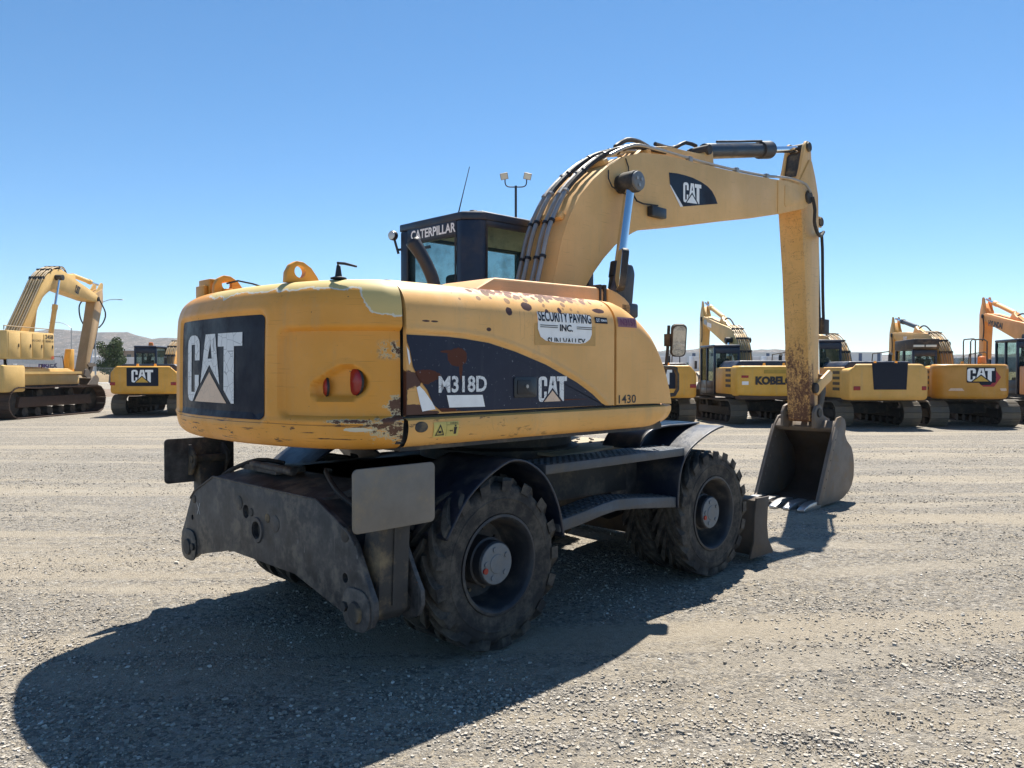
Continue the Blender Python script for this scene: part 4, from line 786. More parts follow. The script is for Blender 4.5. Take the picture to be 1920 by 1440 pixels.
for j in range(26):
    Y = 1300 + j * 60; row = []
    for i in range(260):
        px = -900 + i * 15; X = (px - 960) / 1465 * 2200; hh = (695 - lerp(px, RID)) / 1465 * 2200 + 1.75
        f = math.exp(-((Y - 2200) / 330) ** 2) if Y < 2200 else 1 - .3 * (Y - 2200) / 600
        row.append((X, Y, hh * f + (mn.noise((X * .006, Y * .006, 2)) * 14 + mn.noise((X * .03, Y * .03, 4)) * 5) * f * min(1, hh / 60) - (20 if j == 0 else 0)))
    rows.append(row)
kind(MB().grid(rows).build('hills', g.mat, ang=60), 'structure')
# pale road and dry grass bank beyond the yard
M['conc'] = plain('pale_concrete', (.50, .48, .44), .9, var=.15, scale=2)
kind(MB().grid([[(-400, 107, .006), (400, 107, .006)], [(-400, 117, .006), (400, 117, .006)]]).build('road', M['conc']), 'structure')
M['dry'] = plain('dry_grass', (.30, .215, .115), .95, var=.4, scale=1.5)
rows = [[(x, y, z * (1 + .35 * mn.noise((x * .12, y * .3, 1)))) for x in range(-400, 401, 4)] for y, z in ((117.5, -.05), (119, .7), (122, 1.35), (127, 1.55), (140, .9), (160, -.2))]
kind(MB().grid(rows).build('grass_bank', M['dry'], ang=80), 'structure')
M['dirt'] = plain('brown_dirt', (.19, .14, .10), .95, var=.4, scale=1.2)
rows = [[(x, y, z * (1 + .6 * mn.noise((x * .3, y * .3, 6)))) for x in range(-70, 81, 1)] for y, z in ((52, -.03), (54, .28), (57, .42), (60, .3), (64, -.05))]
kind(MB().grid(rows).build('dirt_berm', M['dirt'], ang=80), 'structure')
# chain-link fence
M['galv'] = plain('galvanised_steel', (.36, .37, .38), .5, .5)
FN = thing('chain_link_fence', 'galvanised chain-link fence on steel posts along the pale road', 'fence', (0, 105, 0))
pm = None
for k in range(52):
    x = -100 + k * 4
    if pm is None: pm = MB().cyl((0, 0, 0), (0, 0, 2.15), .04, 8).build('post', M['galv'], FN).data; FN.children[0].location.x = x
    else: link('post', pm, None, FN).location.x = x
MB().cyl((-100, 0, 2.1), (104, 0, 2.1), .028, 6).build('top_rail', M['galv'], FN)
mb = MB()
for s in (-1, 1):
    for k in range(1360):
        x = -100 + k * .15; mb.add([(x - .006, .03, .05), (x + .006, .03, .05), (x + s * 2 + .006, .03, 2.1), (x + s * 2 - .006, .03, 2.1)], [(0, 1, 2, 3)])
kind(mb.build('wire_mesh', M['galv'], FN), 'stuff')
# street lamps, flood-light mast
def street_lamp(x, y, h, s, label):
    t = thing('street_lamp', label, 'street lamp', (x, y, 0)); MB().cyl((0, 0, 0), (0, 0, h), .11, 10, .075).build('pole', M['galv'], t)
    MB().tube(spline([(0, 0, h - .1), (s * .7, 0, h + .45), (s * 1.7, 0, h + .85), (s * 2.5, 0, h + .95), (s * 3.1, 0, h + .92)], .2), .045, 8).build('arm', M['galv'], t)
    MB().prism([(s * 2.9, h + .86), (s * 3.1, h + .98), (s * 3.6, h + .96), (s * 3.7, h + .86)], -.13, .13).build('lamp_head', M['galv'], t, .03)
street_lamp(-53.3, 100, 9.9, 1, 'tall curved-arm street lamp beside the dark green tree')
street_lamp(-73.8, 131, 8.9, -1, 'tall curved-arm street lamp reaching over the white trailers')
t = thing('flood_light_mast', 'dark mast with two floodlights on a forked arm rising behind the cab', 'light mast', (.22, 45, 0))
MB().cyl((0, 0, 0), (0, 0, 12.35), .085, 12, .07).build('pole', M['cylblack'], t)
MB().tube(spline([(-.62, 0, 12.75), (-.60, 0, 12.45), (-.45, 0, 12.30), (0, 0, 12.28), (.45, 0, 12.30), (.60, 0, 12.45), (.62, 0, 12.75)], .08), .035, 8).build('forked_arm', M['cylblack'], t)
for s in (-1, 1):
    Mx = Matrix.Translation((s * .68, 0, 12.92)) @ Matrix.Rotation(R(s * 12), 4, 'Y') @ Matrix.Rotation(R(25), 4, 'X')
    o = MB().rings([[Mx @ Vector((a * .22, -.20, b * .18)) for a, b in ((-1, -1), (1, -1), (1, 1), (-1, 1))], [Mx @ Vector((a * .22, -.06, b * .18)) for a, b in ((-1, -1), (1, -1), (1, 1), (-1, 1))], [Mx @ Vector((a * .12, .12, b * .10)) for a, b in ((-1, -1), (1, -1), (1, 1), (-1, 1))]]).build('floodlight', M['pad'], t, .015)
    MB().box(-.19, .19, -.207, -.198, -.15, .15, Mx).build('lens', M['lens'], o)
# tree
def leaf_mat(name, a, b):
    g = G(name, .7, 0, .2); geo = g.nt.nodes.new('ShaderNodeNewGeometry'); g.set('Base Color', g.mix(geo.outputs['Random Per Island'], a, b)); return g.mat
M['leaf'] = leaf_mat('tree_leaves', (.025, .045, .016), (.075, .105, .035)); M['bark'] = plain('bark', (.11, .08, .055), .9)
def tree(name, label, x, y, h, w_, n, seed, z0=0, group=None, lm=None):
    r = random.Random(seed); t = thing(name, label, 'tree', (x, y, z0), 0, group); lm = lm or M['leaf']
    tk = MB().tube([(0, 0, 0), (.08, .05, h * .25), (-.05, 0, h * .5), (.05, .05, h * .75)], [h * .035, h * .028, h * .02, h * .008], 8)
    for k in range(6):
        a = k * 1.1; tk.tube([(0, 0, h * (.25 + .06 * k)), (math.cos(a) * w_ * .2, math.sin(a) * w_ * .2, h * (.38 + .06 * k)), (math.cos(a) * w_ * .36, math.sin(a) * w_ * .36, h * (.46 + .07 * k))], [h * .015, h * .01, h * .004], 6)
    tk.build('trunk', M['bark'], t)
    mb = MB(); cl = []
    for k in range(24):
        a = r.random() * 6.28; rr = math.sqrt(r.random()) * w_ * .40; zz = h * (.30 + .60 * r.random()); s = 1 - abs(zz / h - .58) * .9
        cl.append(Vector((math.cos(a) * rr * s, math.sin(a) * rr * s, zz)))
    for k in range(n):
        c = cl[k % 24]; d = Vector((r.gauss(0, 1), r.gauss(0, 1), r.gauss(0, .8))); d = d.normalized() * (r.random() ** .5) * w_ * .19; p = c + d
        u = Vector((r.gauss(0, 1), r.gauss(0, 1), r.gauss(0, 1))).normalized(); v = u.orthogonal().normalized(); s = .10 + .12 * r.random()
        mb.add([p - u * s, p + v * s * .5, p + u * s, p - v * s * .5], [(0, 1, 2, 3)])
    kind(mb.build('crown', lm, t, smooth=False), 'stuff')
tree('tree', 'dark green rounded tree behind the chain-link fence', -57.6, 112, 6.6, 4.6, 5200, 5)
for k, (px, h) in enumerate(((100, 4.5), (118, 5.5), (228, 4.0), (246, 5.0), (1285, 4.2), (1308, 4.8), (1338, 4.0), (1808, 6.5), (1796, 6))):
    d_ = 190 + 9 * k; tree('tree', 'small distant grey-green tree near the foot of the hills', (px - 960) / 1465 * d_, d_, h, h * .9, 900, 20 + k, 0, 'distant trees')
# distant buildings
M['bwall'] = plain('white_wall', (.62, .64, .66), .8, var=.06, scale=.3); M['bblue'] = plain('blue_band', (.05, .085, .17), .7, var=.1); M['btan'] = plain('tan_wall', (.24, .17, .12), .85, var=.15, scale=.5)
M['bglass'] = plain('dark_panes', (.03, .04, .05), .2, bump=0); M['roofw'] = plain('white_roof', (.7, .7, .7), .7, var=.05)
def block(name, label, x0, x1, y, dep, h, wall, z0=0):
    t = thing(name, label, 'building', ((x0 + x1) / 2, y, z0)); hw_ = (x1 - x0) / 2
    MB().box(-hw_, hw_, 0, dep, 0, h).build('wall', wall, t); MB().box(-hw_ - .2, hw_ + .2, -.2, dep + .2, h + .003, h + .35).build('roof', M['roofw'], t); return t, hw_
t, hw_ = block('warehouse', 'long white warehouse with dark blue upright bands', 46, 124, 262, 60, 7.6, M['bwall'])
for k in range(13): MB().box(-hw_ + 2 + k * 6.2, -hw_ + 3.1 + k * 6.2, -.06, 0, 2.6, 7.6).build('blue_band', M['bblue'], t)
MB().box(-hw_, hw_, -.1, -.0, 0, 2.6).build('blue_base', M['bblue'], t)
t, hw_ = block('warehouse', 'grey blue warehouse behind the orange boom', 158, 230, 262, 50, 6.2, plain('grey_blue_wall', (.20, .25, .33), .8, var=.1, scale=.3))
t, hw_ = block('office_building', 'tan office block with rows of dark windows below the hill', -152, -126, 300, 20, 9.4, M['btan'])
for i in range(9):
    for j in range(2): o = MB().box(-hw_ + 1.4 + i * 2.8, -hw_ + 3.0 + i * 2.8, -.05, 0, 2.2 + j * 3.4, 4.6 + j * 3.4).build('window', M['bglass'], t)
t, hw_ = block('shed', 'low white shed behind the row of trailers', -136, -112, 205, 14, 5.4, M['bwall'])
for i in range(5): MB().box(-hw_ + 2 + i * 4.6, -hw_ + 4 + i * 4.6, -.05, 0, 1.5, 3.6).build('window', M['bglass'], t)
M['purple'] = plain('purple_print', (.05, .02, .16), .5, bump=0); M['trail'] = plain('trailer_white', (.66, .67, .69), .5, var=.05); M['greyp'] = plain('grey_print', (.10, .10, .16), .5, bump=0)
def trailer(x, y, yaw, label, txt=True, group=None):
    t = thing('box_trailer', label, 'trailer', (x, y, .3), yaw, group)
    MB().box(-6, 6, -1.25, 1.25, 1.1, 4.0).build('box_body', M['trail'], t, .03); MB().box(-5.9, 5.9, -1.1, 1.1, .95, 1.09).build('underframe', M['dark'], t)
    for xx in (-4.9, -3.7, 3.6):
        for s in (-1.05, 1.05): MB().lathe([(.001, -.13), (.3, -.13), (.5, -.1), (.5, .1), (.3, .13), (.001, .13)], 14, Matrix.Translation((xx, s, .2))).build('wheel', M['tyre'], t)
    for k in range(11): MB().box(-5.9 + k * 1.18 - .02, -5.9 + k * 1.18 + .02, -1.262, -1.25, 1.1, 4.0).build('side_rib', M['galv'], t)
    if txt:
        decal('lettering', text_shape('Fed', 2.0, 1.25, .04), plane_fn((-1.9, -1.28, 2.0), (1, 0, 0), (0, 0, 1)), M['purple'], t)
        decal('lettering', text_shape('Ex', 1.5, 1.25, .04), plane_fn((.2, -1.28, 2.0), (1, 0, 0), (0, 0, 1)), M['greyp'], t)
for k in range(6): trailer(-101 + k * 12.9, 150 - .2 * k, 0, 'white box trailer with purple lettering in the row behind the fence', True, 'row of lettered trailers')
for k in range(3): trailer(25 + k * 13, 140, R(2 * k), 'plain white box trailer parked in front of the blue and white warehouse', False, 'plain trailers by the warehouse')

# ================================================================== crawler excavators parked behind
def bmats(name, c, rough=.45, chips=.0): return paint(name, c, .4, chips, rough)
SHOE = {}
def crawler(label, loc, up_h, tr_h, o):
    """o: k scale, yellow paint, boom paint, cab paint, counterweight options, boom angle a, stick angle b"""
    k = o.get('k', .93); T0 = thing('crawler_excavator', label, 'excavator', loc, 0)
    Y_, BM_, CB_ = o['paint'], o.get('boom', o['paint']), o.get('cabm', M['cabpaint'])
    Rt = Matrix.Rotation(R(90 - tr_h), 4, 'Z'); Ru = Matrix.Rotation(R(90 - up_h), 4, 'Z')
    TS = o.get('tk', 1) * k; hl, rr, g_, sw = 1.65 * TS, .40 * TS, o.get('gauge', 1.12) * k, .60 * TS
    TM = o.get('trackm', M['trk'])
    # tracks
    for s in (-1, 1):
        f = MB().prism([(-hl * .95, rr * .75), (hl * .95, rr * .75), (hl * .9, rr * 1.45), (-hl * .9, rr * 1.45)], s * g_ - sw * .28, s * g_ + sw * .28).build('track', o.get('framem', M['trkframe']), T0, .02)
        f.matrix_local = Rt
        n = int((4 * hl + 2 * math.pi * rr) / (.19 * TS)); Lp = 4 * hl + 2 * math.pi * rr; key = ('shoe', TS)
        if key not in SHOE:
            q = Lp / n; b = MB().box(-q * .49, q * .49, -sw / 2, sw / 2, -.012, .012)
            for xx in (-.36, 0, .36): b.box(q * xx - .012, q * xx + .012, -sw / 2, sw / 2, .0125, .034)
            SHOE[key] = b.build('shoe', None, None); tmp = SHOE[key]; SHOE[key] = tmp.data; bpy.data.objects.remove(tmp)
            for nm, pr in (('idler', [(.001, -.10), (rr * .5, -.10), (rr * .55, -.05), (rr * .86, -.05), (rr * .86, .05), (rr * .55, .05), (rr * .5, .10), (.001, .10)]), ('roller', [(.001, -.16), (rr * .30, -.16), (rr * .30, .16), (.001, .16)])):
                tmp = MB().lathe(pr, 20).build(nm, None); SHOE[(nm, TS)] = tmp.data; bpy.data.objects.remove(tmp)
        sm = SHOE[key]
        me = sm if TM is M['trk'] else SHOE.setdefault((key, TM.name), sm.copy())
        if not me.materials: me.materials.append(TM)
        for i in range(n):
            t = Lp * i / n
            if t < 2 * hl: p = (-hl + t, 0); a = math.pi
            elif t < 2 * hl + math.pi * rr: q = (t - 2 * hl) / rr; p = (hl + rr * math.sin(q), rr - rr * math.cos(q)); a = math.pi - q
            elif t < 4 * hl + math.pi * rr: q = t - 2 * hl - math.pi * rr; p = (hl - q, 2 * rr - .03 * math.sin(q / (2 * hl) * math.pi * 2) ** 2); a = 0
            else: q = (t - 4 * hl - math.pi * rr) / rr; p = (-hl - rr * math.sin(q), rr + rr * math.cos(q)); a = -q
            se = bpy.data.objects.new('shoe', me); col.objects.link(se); se.parent = f
            se.matrix_local = Matrix.Translation((p[0], s * g_, p[1] + .035)) @ Matrix.Rotation(a, 4, 'Y')
        for nm, xs_, zz in (('idler', (-hl, hl), rr + .035), ('roller', [-hl * .75 + i * hl * .3 for i in range(6)], rr * .42), ('roller', (-hl * .4, hl * .4), rr * 1.62)):
            for xx in xs_:
                m_ = SHOE[(nm, TS)]
                if not m_.materials: m_.materials.append(M['trkframe'])
                q = bpy.data.objects.new(nm, m_); col.objects.link(q); q.parent = f; q.location = (xx, s * g_, zz)
    b = MB().box(-.8 * TS, .8 * TS, -g_, g_, rr * 1.0, rr * 1.9).box(-.65 * TS, .65 * TS, -.65 * TS, .65 * TS, rr * 1.9, 1.06 * k); c_ = b.build('car_body', M['dark'], T0, .03); c_.matrix_local = Rt
    # counterweight
    hw, tail, z0, z1 = o.get('hw', 1.34) * k, o.get('tail', 2.75) * k, o.get('z0', .95) * k, o.get('z1', 2.08) * k
    crv, rc, chm = o.get('curve', .18) * k, o.get('rc', .18) * k, o.get('cham', 0) * k
    plan = []
    for i in range(33):
        y = hw * math.sin((i / 32 - .5) * math.pi); u = abs(y) / hw
        e = max(0, abs(y) - (hw - rc)); plan.append((-tail + crv * u * u + (rc - math.sqrt(max(0, rc * rc - e * e))), y))
    plan = [(-tail + .75 * k, -hw)] + plan + [(-tail + .75 * k, hw)]
    def zt(y): return z1 - max(0, abs(y) - (hw - chm)) * 1.0 if chm else z1
    rows = []
    for q, ins in ((0, .10), (.02, .05), (.07, .015), (.15, 0), (.5, 0), (.85, 0), (.94, .012), (.98, .04), (1, .09)):
        rows.append([Vector((x + (ins * k if 0 < i < len(plan) - 1 else 0), y * (1 - ins * k / hw), z0 + q * (zt(y) - z0))) for i, (x, y) in enumerate(plan)])
    CW = MB().rings(rows, True, True).build('counterweight', Y_, T0, ang=40); CW.matrix_local = Ru
    def surf(off=.006):
        def f(y, z):
            return Vector((lerp(y, sorted((q[1], q[0]) for q in plan[1:-1])) - off * k, y, z))
        return f
    sf = surf()
    for nm, shp, y0, zz, m_, off in o.get('print', []):
        s2 = surf(off); decal(nm, shp, lambda a, b_, y0=y0, zz=zz, s2=s2: s2(y0 - a, zz + b_), m_, CW, .12)
    for y, z, w_, h_ in o.get('lamps', []): decal_box(CW, sf, y, z, w_, h_)
    # house, hood, cab
    hz = o.get('hz', 2.02) * k; fr = -tail + .72 * k
    p = MB().prism([(fr, z0 + .05), (1.6 * k, z0 + .05), (1.6 * k, 1.45 * k), (1.2 * k, hz - .1), (.9 * k, hz), (fr, hz)], -hw * .985, -.42 * k).build('right_house', Y_, T0, .04); p.matrix_local = Ru
    for i in range(o.get('doors', 2)):
        x = fr + .12 + i * 1.0 * k; q = MB().box(x, x + .92 * k, -hw * .985 - .012, -hw * .985 + .01, z0 + .22, hz - .12).build('house_door', Y_, p, .006)
        for j in range(4): MB().box(x + .1, x + .5 * k, -hw * .985 - .018, -hw * .985 - .011, z0 + .45 + j * .12, z0 + .50 + j * .12).build('vent_slat', M['trkframe'], q)
    p = MB().box(fr, -.25 * k, .42 * k, hw * .985, z0 + .05, hz - .02).build('left_house', Y_, T0, .04); p.matrix_local = Ru
    for j in range(4): MB().box(fr + .12, fr + .62 * k, hw * .985 - .005, hw * .985 + .012, z0 + .28 + j * .17, z0 + .37 + j * .17).build('vent_slat', M['vent'], p)
    b = MB().box(fr, 1.7 * k, -hw * .95, hw * .95, z0 - .06, z0 + .06).build('deck', M['dark'], T0); b.matrix_local = Ru
    p = MB().prism([(-hw * .9, z0 + .4), (-hw * .9, hz + .02), (-hw * .78, hz + o.get('hh', .13)), (hw * .78, hz + o.get('hh', .13)), (hw * .9, hz + .02), (hw * .9, z0 + .4)], fr - .02, -.3 * k, 'x').build('hood', o.get('hoodm', M['cabpaint']), T0, .05, seg=3); p.matrix_local = Ru
    rl = MB().tube([(-.6 * k, -hw * .9, hz - .02), (-.6 * k, -hw * .9, hz + .42), (-.5 * k, -hw * .9, hz + .5), (.7 * k, -hw * .9, hz + .45), (.8 * k, -hw * .9, hz - .1)], .018, 6).build('hand_rail', M['dark'], T0); rl.matrix_local = Ru
    ex = MB().tube([(fr + .35, -.55 * k, hz), (fr + .35, -.55 * k, hz + .34), (fr + .28, -.55 * k, hz + .40)], .055, 10).build('exhaust_pipe', M['dark'], T0); ex.matrix_local = Ru
    for y in (-.35, .3): MB().prism([(-.05, 0), (-.03, .1), (.03, .1), (.05, 0)], fr - .35 * k, fr - .31 * k, 'x', Matrix.Translation((0, y, z1 - .01))).build('lifting_eye', Y_, CW)
    if o.get('cab', True):
        cz = o.get('cz', 2.93) * k; x0, x1, y0, y1 = -.12 * k, 1.55 * k, .36 * k, hw * .99
        c = MB()
        for xx in (x0, x1 - .08, x0 + .85 * k):
            for yy in (y0, y1 - .07):
                if not (abs(xx - x0 - .85 * k) < .01 and yy == y0): c.box(xx, xx + .09, yy, yy + .075, 1.0 * k, cz - .05)
        c.box(x0 + .005, x1 - .005, y0 + .004, y1 - .004, 1.02 * k, 1.22 * k).box(x0 + .004, x0 + .085, y0, y1 - .004, 1.0 * k, 1.75 * k).box(x0 + .1, x1 - .09, y0 + .004, y0 + .07, 1.2 * k, 1.8 * k).box(x0 + .004, x0 + .085, y0 + .004, y1 - .004, cz - .28 * k, cz - .05).box(x0 + .1, x1 - .09, y1 - .07, y1 - .004, 1.2 * k, 1.5 * k)
        cb = c.build('cab', CB_, T0, .015); cb.matrix_local = Ru
        MB().prism([(x0 - .02, y0 - .015), (x1 + .03, y0 - .015), (x1 + .03, y1 + .015), (x0 - .02, y1 + .015)], cz - .05, cz + .05, 'z').build('roof', CB_, cb, .045, seg=3)
        for n_, bb in (('rear_window', (x0 + .04, x0 + .046, y0 + .06, y1 - .06, 1.7 * k, cz - .2 * k)), ('side_window', (x0 + .08, x1 - .08, y0 + .03, y0 + .036, 1.75 * k, cz - .06)), ('door_window', (x0 + .08, x1 - .08, y1 - .04, y1 - .034, 1.4 * k, cz - .06)), ('windscreen', (x1 - .04, x1 - .034, y0 + .06, y1 - .06, 1.2 * k, cz - .06))): MB().box(*bb).build(n_, M['glass'], cb)
        MB().box(x0 + .45, x0 + .95, y0 + .25, y1 - .25, 1.4 * k, 1.6 * k).box(x0 + .35, x0 + .5, y0 + .25, y1 - .25, 1.55 * k, 2.35 * k).box(x0 + .36, x0 + .46, y0 + .35, y1 - .35, 2.3 * k, 2.55 * k).build('operator_seat', M['seat'], cb, .04)
        m_ = MB().prism(rrect(y1 + .12, y1 + .30, 1.95 * k, 2.28 * k, .05), x1 - .05, x1).build('mirror', M['dark'], cb, .01); m_.data.transform(Matrix.Identity(4))
        if o.get('beacon'):
            q = MB().lathe([(.10, 0), (.10, .04), (.085, .14), (.001, .16)], 16, Matrix.Translation((x0 + .35, (y0 + y1) / 2 - .1, cz + .05)) @ Matrix.Rotation(R(90), 4, 'X')).build('beacon', M['amber'], cb)
        if o.get('guard'):
            MB().prism([(x0 - .1, cz - .02), (x0 - .12, cz + .32), (x1, cz + .30), (x1, cz - .02)], y0 - .02, y1 + .02).build('roof_guard', M['dark'], cb, .02)
            for q in (0, 1): MB().box(x0 - .135, x0 - .12, y0 + .08 + q * .42 * k, y0 + .46 * k + q * .42 * k, cz + .05, cz + .12).build('rear_lamp', M['lens'], cb)
    # working gear
    a, bang, kb = R(o.get('a', 0)), R(o.get('b', 0)), o.get('kb', k); fx, fz = o.get('foot', (.30, 1.55)); fx *= k; fz *= k
    yb = o.get('yb', 0); wd = o.get('bw', 1.0)
    TB = Ru @ Matrix.Translation((fx, yb, fz)) @ Matrix.Rotation(a, 4, 'Y') @ Matrix.Diagonal((kb * o.get('bx', 1), kb * wd, kb, 1)) @ Matrix.Translation((-.45, 0, -2.1))
    def part(mb, name, mat, Mx, parent=T0, **kw):
        p = mb.build(name, mat, parent, **kw)
        if parent is T0: p.matrix_local = Mx
        return p
    lo_ = o.get('ext', []); bo = part(MB().prism([p_ for p_ in lo_[:len(lo_) // 2]] + BP[1:] + [(5.10, 4.085), (5.29, 3.95), (5.10, 3.80)] + BL[:-1] + [p_ for p_ in lo_[len(lo_) // 2:]], -.22, .22), 'boom', BM_, TB, bev=.006, ang=30)
    for i, y in enumerate(o.get('pipes', (.2, .12, .04, -.04, -.12, -.2))):
        part(MB().tube(over(y, .06 + .02 * (i % 2), o.get('ext', [])[:1] + BP[2:12]), .022, 6), 'hydraulic_pipe', o.get('pipem', M['tanpipe']), None, bo)
        P_ = over(y, .06, BP[2:12])
        for q in (len(P_) // 4, len(P_) // 2, len(P_) * 3 // 4): part(MB().box(P_[q].x - .04, P_[q].x + .04, y - .035, y + .035, P_[q].z - .04, P_[q].z + .05), 'pipe_clamp', M['trkframe'], None, bo)
    part(MB().prism([(2.2, 3.88), (2.9, 4.1), (3.06, 4.22), (3.18, 4.17), (3.35, 3.95)], -.1, .1), 'cylinder_mount', BM_, None, bo, bev=.01)
    part(MB().tube(spline([(1.9, .0, 3.98), (2.2, .03, 4.16), (2.5, .05, 4.2), (2.8, .06, 4.12)], .08), .03, 6), 'hydraulic_hose', M['rubber'], None, bo)
    part(MB().cyl((5.22, -.25, 3.965), (5.22, .25, 3.965), .09, 14), 'pin', M['dark'], None, bo)
    part(MB().box(1.72, 1.95, .22, .30, 3.25, 3.36), 'work_light', M['black'], None, bo, bev=.01)
    for nm, shp, u0, v0, m_ in o.get('bprint', []):
        for s in (-1, 1):
            org = Vector((u0, s * .226, v0)) if s < 0 else Vector((u0 + max(q[0] for q in shp[0]), .226, v0))
            decal(nm, shp, plane_fn(org, (1, 0, .045) if s < 0 else (-1, 0, -.045), (0, 0, 1)), m_, bo)
    A_, B_ = Vector((3.06, 0, 4.17)), None
    tip = TB @ Vector((5.22, 0, 3.965))
    TSk = Matrix.Translation(tip) @ Ru @ Matrix.Rotation(bang, 4, 'Y') @ Matrix.Diagonal((kb, kb * wd, kb, 1)) @ Matrix.Translation((-5.22, 0, -3.965))
    st = part(MB().prism(SP, -.155, .155), 'stick', o.get('stickm', BM_), TSk, bev=.006, ang=30)
    for y in (-.135, .095): part(MB().prism([(5.12, 4.14), (5.22, 4.36), (5.32, 4.66), (5.38, 4.735), (5.45, 4.74), (5.50, 4.68), (5.53, 4.5), (5.4, 4.2)], y, y + .04), 'stick_ear', BM_, None, st)
    part(MB().tube(spline([(5.2, .24, 4.0), (5.05, .26, 3.6), (5.18, .22, 3.2), (5.4, .17, 3.0)], .1), .025, 6), 'hydraulic_hose', M['rubber'], None, st)
    part(MB().tube(spline([(5.2, -.24, 4.0), (5.9, -.2, 3.75), (6.0, -.15, 3.4), (5.85, -.12, 3.1)], .1), .025, 6), 'hydraulic_hose', M['rubber'], None, st)
    e1 = (TB @ A_); e2 = TSk @ Vector((5.42, 0, 4.66)); d = (e2 - e1); L_ = d.length; d.normalize()
    cy = MB().tube([e1, e1 + d * .1, e1 + d * .11, e1 + d * L_ * .62, e1 + d * L_ * .625, e1 + d * L_ * .70], [.06 * k, .07 * k, .09 * k, .09 * k, .11 * k, .11 * k], 14).build('stick_cylinder', o.get('cylm', BM_), T0); MB().cyl(e1 + d * L_ * .68, e2, .045 * k, 12).build('rod', M['chrome'], cy)
    for y in (-.36, .36):
        e1 = Ru @ Vector((fx + .55 * k, yb + y * k, o.get('cylz', fz - .35 * k))); e2 = TB @ Vector((1.42, y / wd, 3.45)); d = e2 - e1
        cy = MB().tube([e1, e1 + d * .6, e1 + d * .61, e1 + d * .66], [.09 * k, .09 * k, .105 * k, .105 * k], 14).build('boom_cylinder', o.get('cylm', BM_), T0); MB().cyl(e1 + d * .64, e2, .05 * k, 12).build('rod', M['chrome'], cy)
        MB().cyl(TB @ Vector((1.42, y / wd * .5, 3.45)), TB @ Vector((1.42, y / wd * 1.35, 3.45)), .11 * k, 14).build('rod_eye', M['dark'], cy)
    e1 = TSk @ Vector((5.86, 0, 3.75)); e2 = TSk @ Vector((6.02, 0, 1.68)); d = e2 - e1
    cy = MB().tube([e1, e1 + d * .6, e1 + d * .61, e1 + d * .7], [.075 * k, .075 * k, .092 * k, .092 * k], 12).build('bucket_cylinder', o.get('cylm2', M['cylblack']), T0); MB().cyl(e1 + d * .68, e2, .04 * k, 10).build('rod', M['chrome'], cy)
    bk = part(MB().prism(BK, -.45, -.42), 'bucket', M['bucket'], TSk); part(MB().prism(BK, .42, .45), 'side_plate', M['bucket'], None, bk)
    so = part(MB().grid([[Vector((p.x, y, p.y)) for p in sh] for y in (-.43, .43)]), 'bucket_shell', M['bucket'], None, bk); m_ = so.modifiers.new('s', 'SOLIDIFY'); m_.thickness = .03
    for i in range(4): part(MB().rings([[Vector((5.2, -.36 + .24 * i + s * .06, z)) for s, z in ((-1, 0), (1, 0), (1, .1), (-1, .1))], [Vector((4.8, -.36 + .24 * i + s * .045, z)) for s, z in ((-1, 0), (1, 0), (1, .03), (-1, .03))]]), 'bucket_tooth', M['tooth'], None, bk)
    for y in (-.23, .19): part(MB().prism([(5.44, 1.0), (5.44, 1.20), (5.50, 1.28), (5.60, 1.305), (5.68, 1.26), (5.9, 1.1), (5.96, .98)], y, y + .04), 'bucket_ear', M['bucket'], None, bk)
    part(MB().prism([(5.58, 1.48), (5.66, 1.42), (6.08, 1.62), (6.08, 1.72), (5.62, 1.58)], -.19, .19), 'bucket_link', M['bucket'], None, bk); part(MB().prism([(5.96, 1.70), (6.08, 1.70), (6.10, 1.45), (5.95, 1.12), (5.82, 1.16), (5.92, 1.4)], -.1, .1), 'bucket_link', M['bucket'], None, bk)
    if o.get('extra'): o['extra'](T0, Ru, CW, dict(hw=hw, tail=tail, z0=z0, z1=z1, k=k, fr=fr, hz=hz))
    return T0
def decal_box(CW, sf, y, z, w_, h_):
    p = sf(y, z); MB().box(p.x - .012, p.x + .02, y - w_ / 2, y + w_ / 2, z - h_ / 2, z + h_ / 2).build('tail_light', M['red'], CW, .006)
M['trk'] = plain('dusty_track_steel', (.16, .14, .115), .6, .4, .3, 6, dirt=((.28, .23, .16), .6)); M['trkframe'] = plain('dark_track_frame', (.035, .032, .03), .7, var=.4, dirt=((.15, .12, .09), .6))
M['rusttrk'] = plain('rusty_track_steel', (.085, .055, .042), .7, .3, .35, 5, dirt=((.16, .10, .07), .6)); M['vent'] = plain('vent_brown', (.10, .075, .05), .7); M['tanpipe'] = plain('dusty_pipe', (.36, .28, .18), .6, .2, .3)
CATY = bmats('clean_machine_yellow', (.66, .33, .045)); CATB = bmats('dusty_machine_yellow', (.64, .355, .085)); KOB = bmats('kobelco_yellow', (.66, .36, .05), chips=.04); CREAM = bmats('cream_yellow', (.64, .41, .14), chips=.05); ORG = bmats('orange_yellow', (.78, .32, .075)); NEWY = bmats('dark_new_yellow', (.50, .235, .03), .3)
blk = M['navy']; wht = M['pwhite']
def cat_print(w_, h_, yc, z, tri, off=.012):
    return [('lettering', poly_shape(CAT_L, w_, h_), yc + w_ / 2, z, wht, off), ('triangle_emblem', poly_shape([CAT_TRI], w_, h_), yc + w_ / 2, z, tri, off)]
RSTICK = paint('rusty_cream', (.38, .24, .11), .7, chips=.05)
tri_y = plain('yellow_triangle', (.62, .36, .05), .5, bump=0)
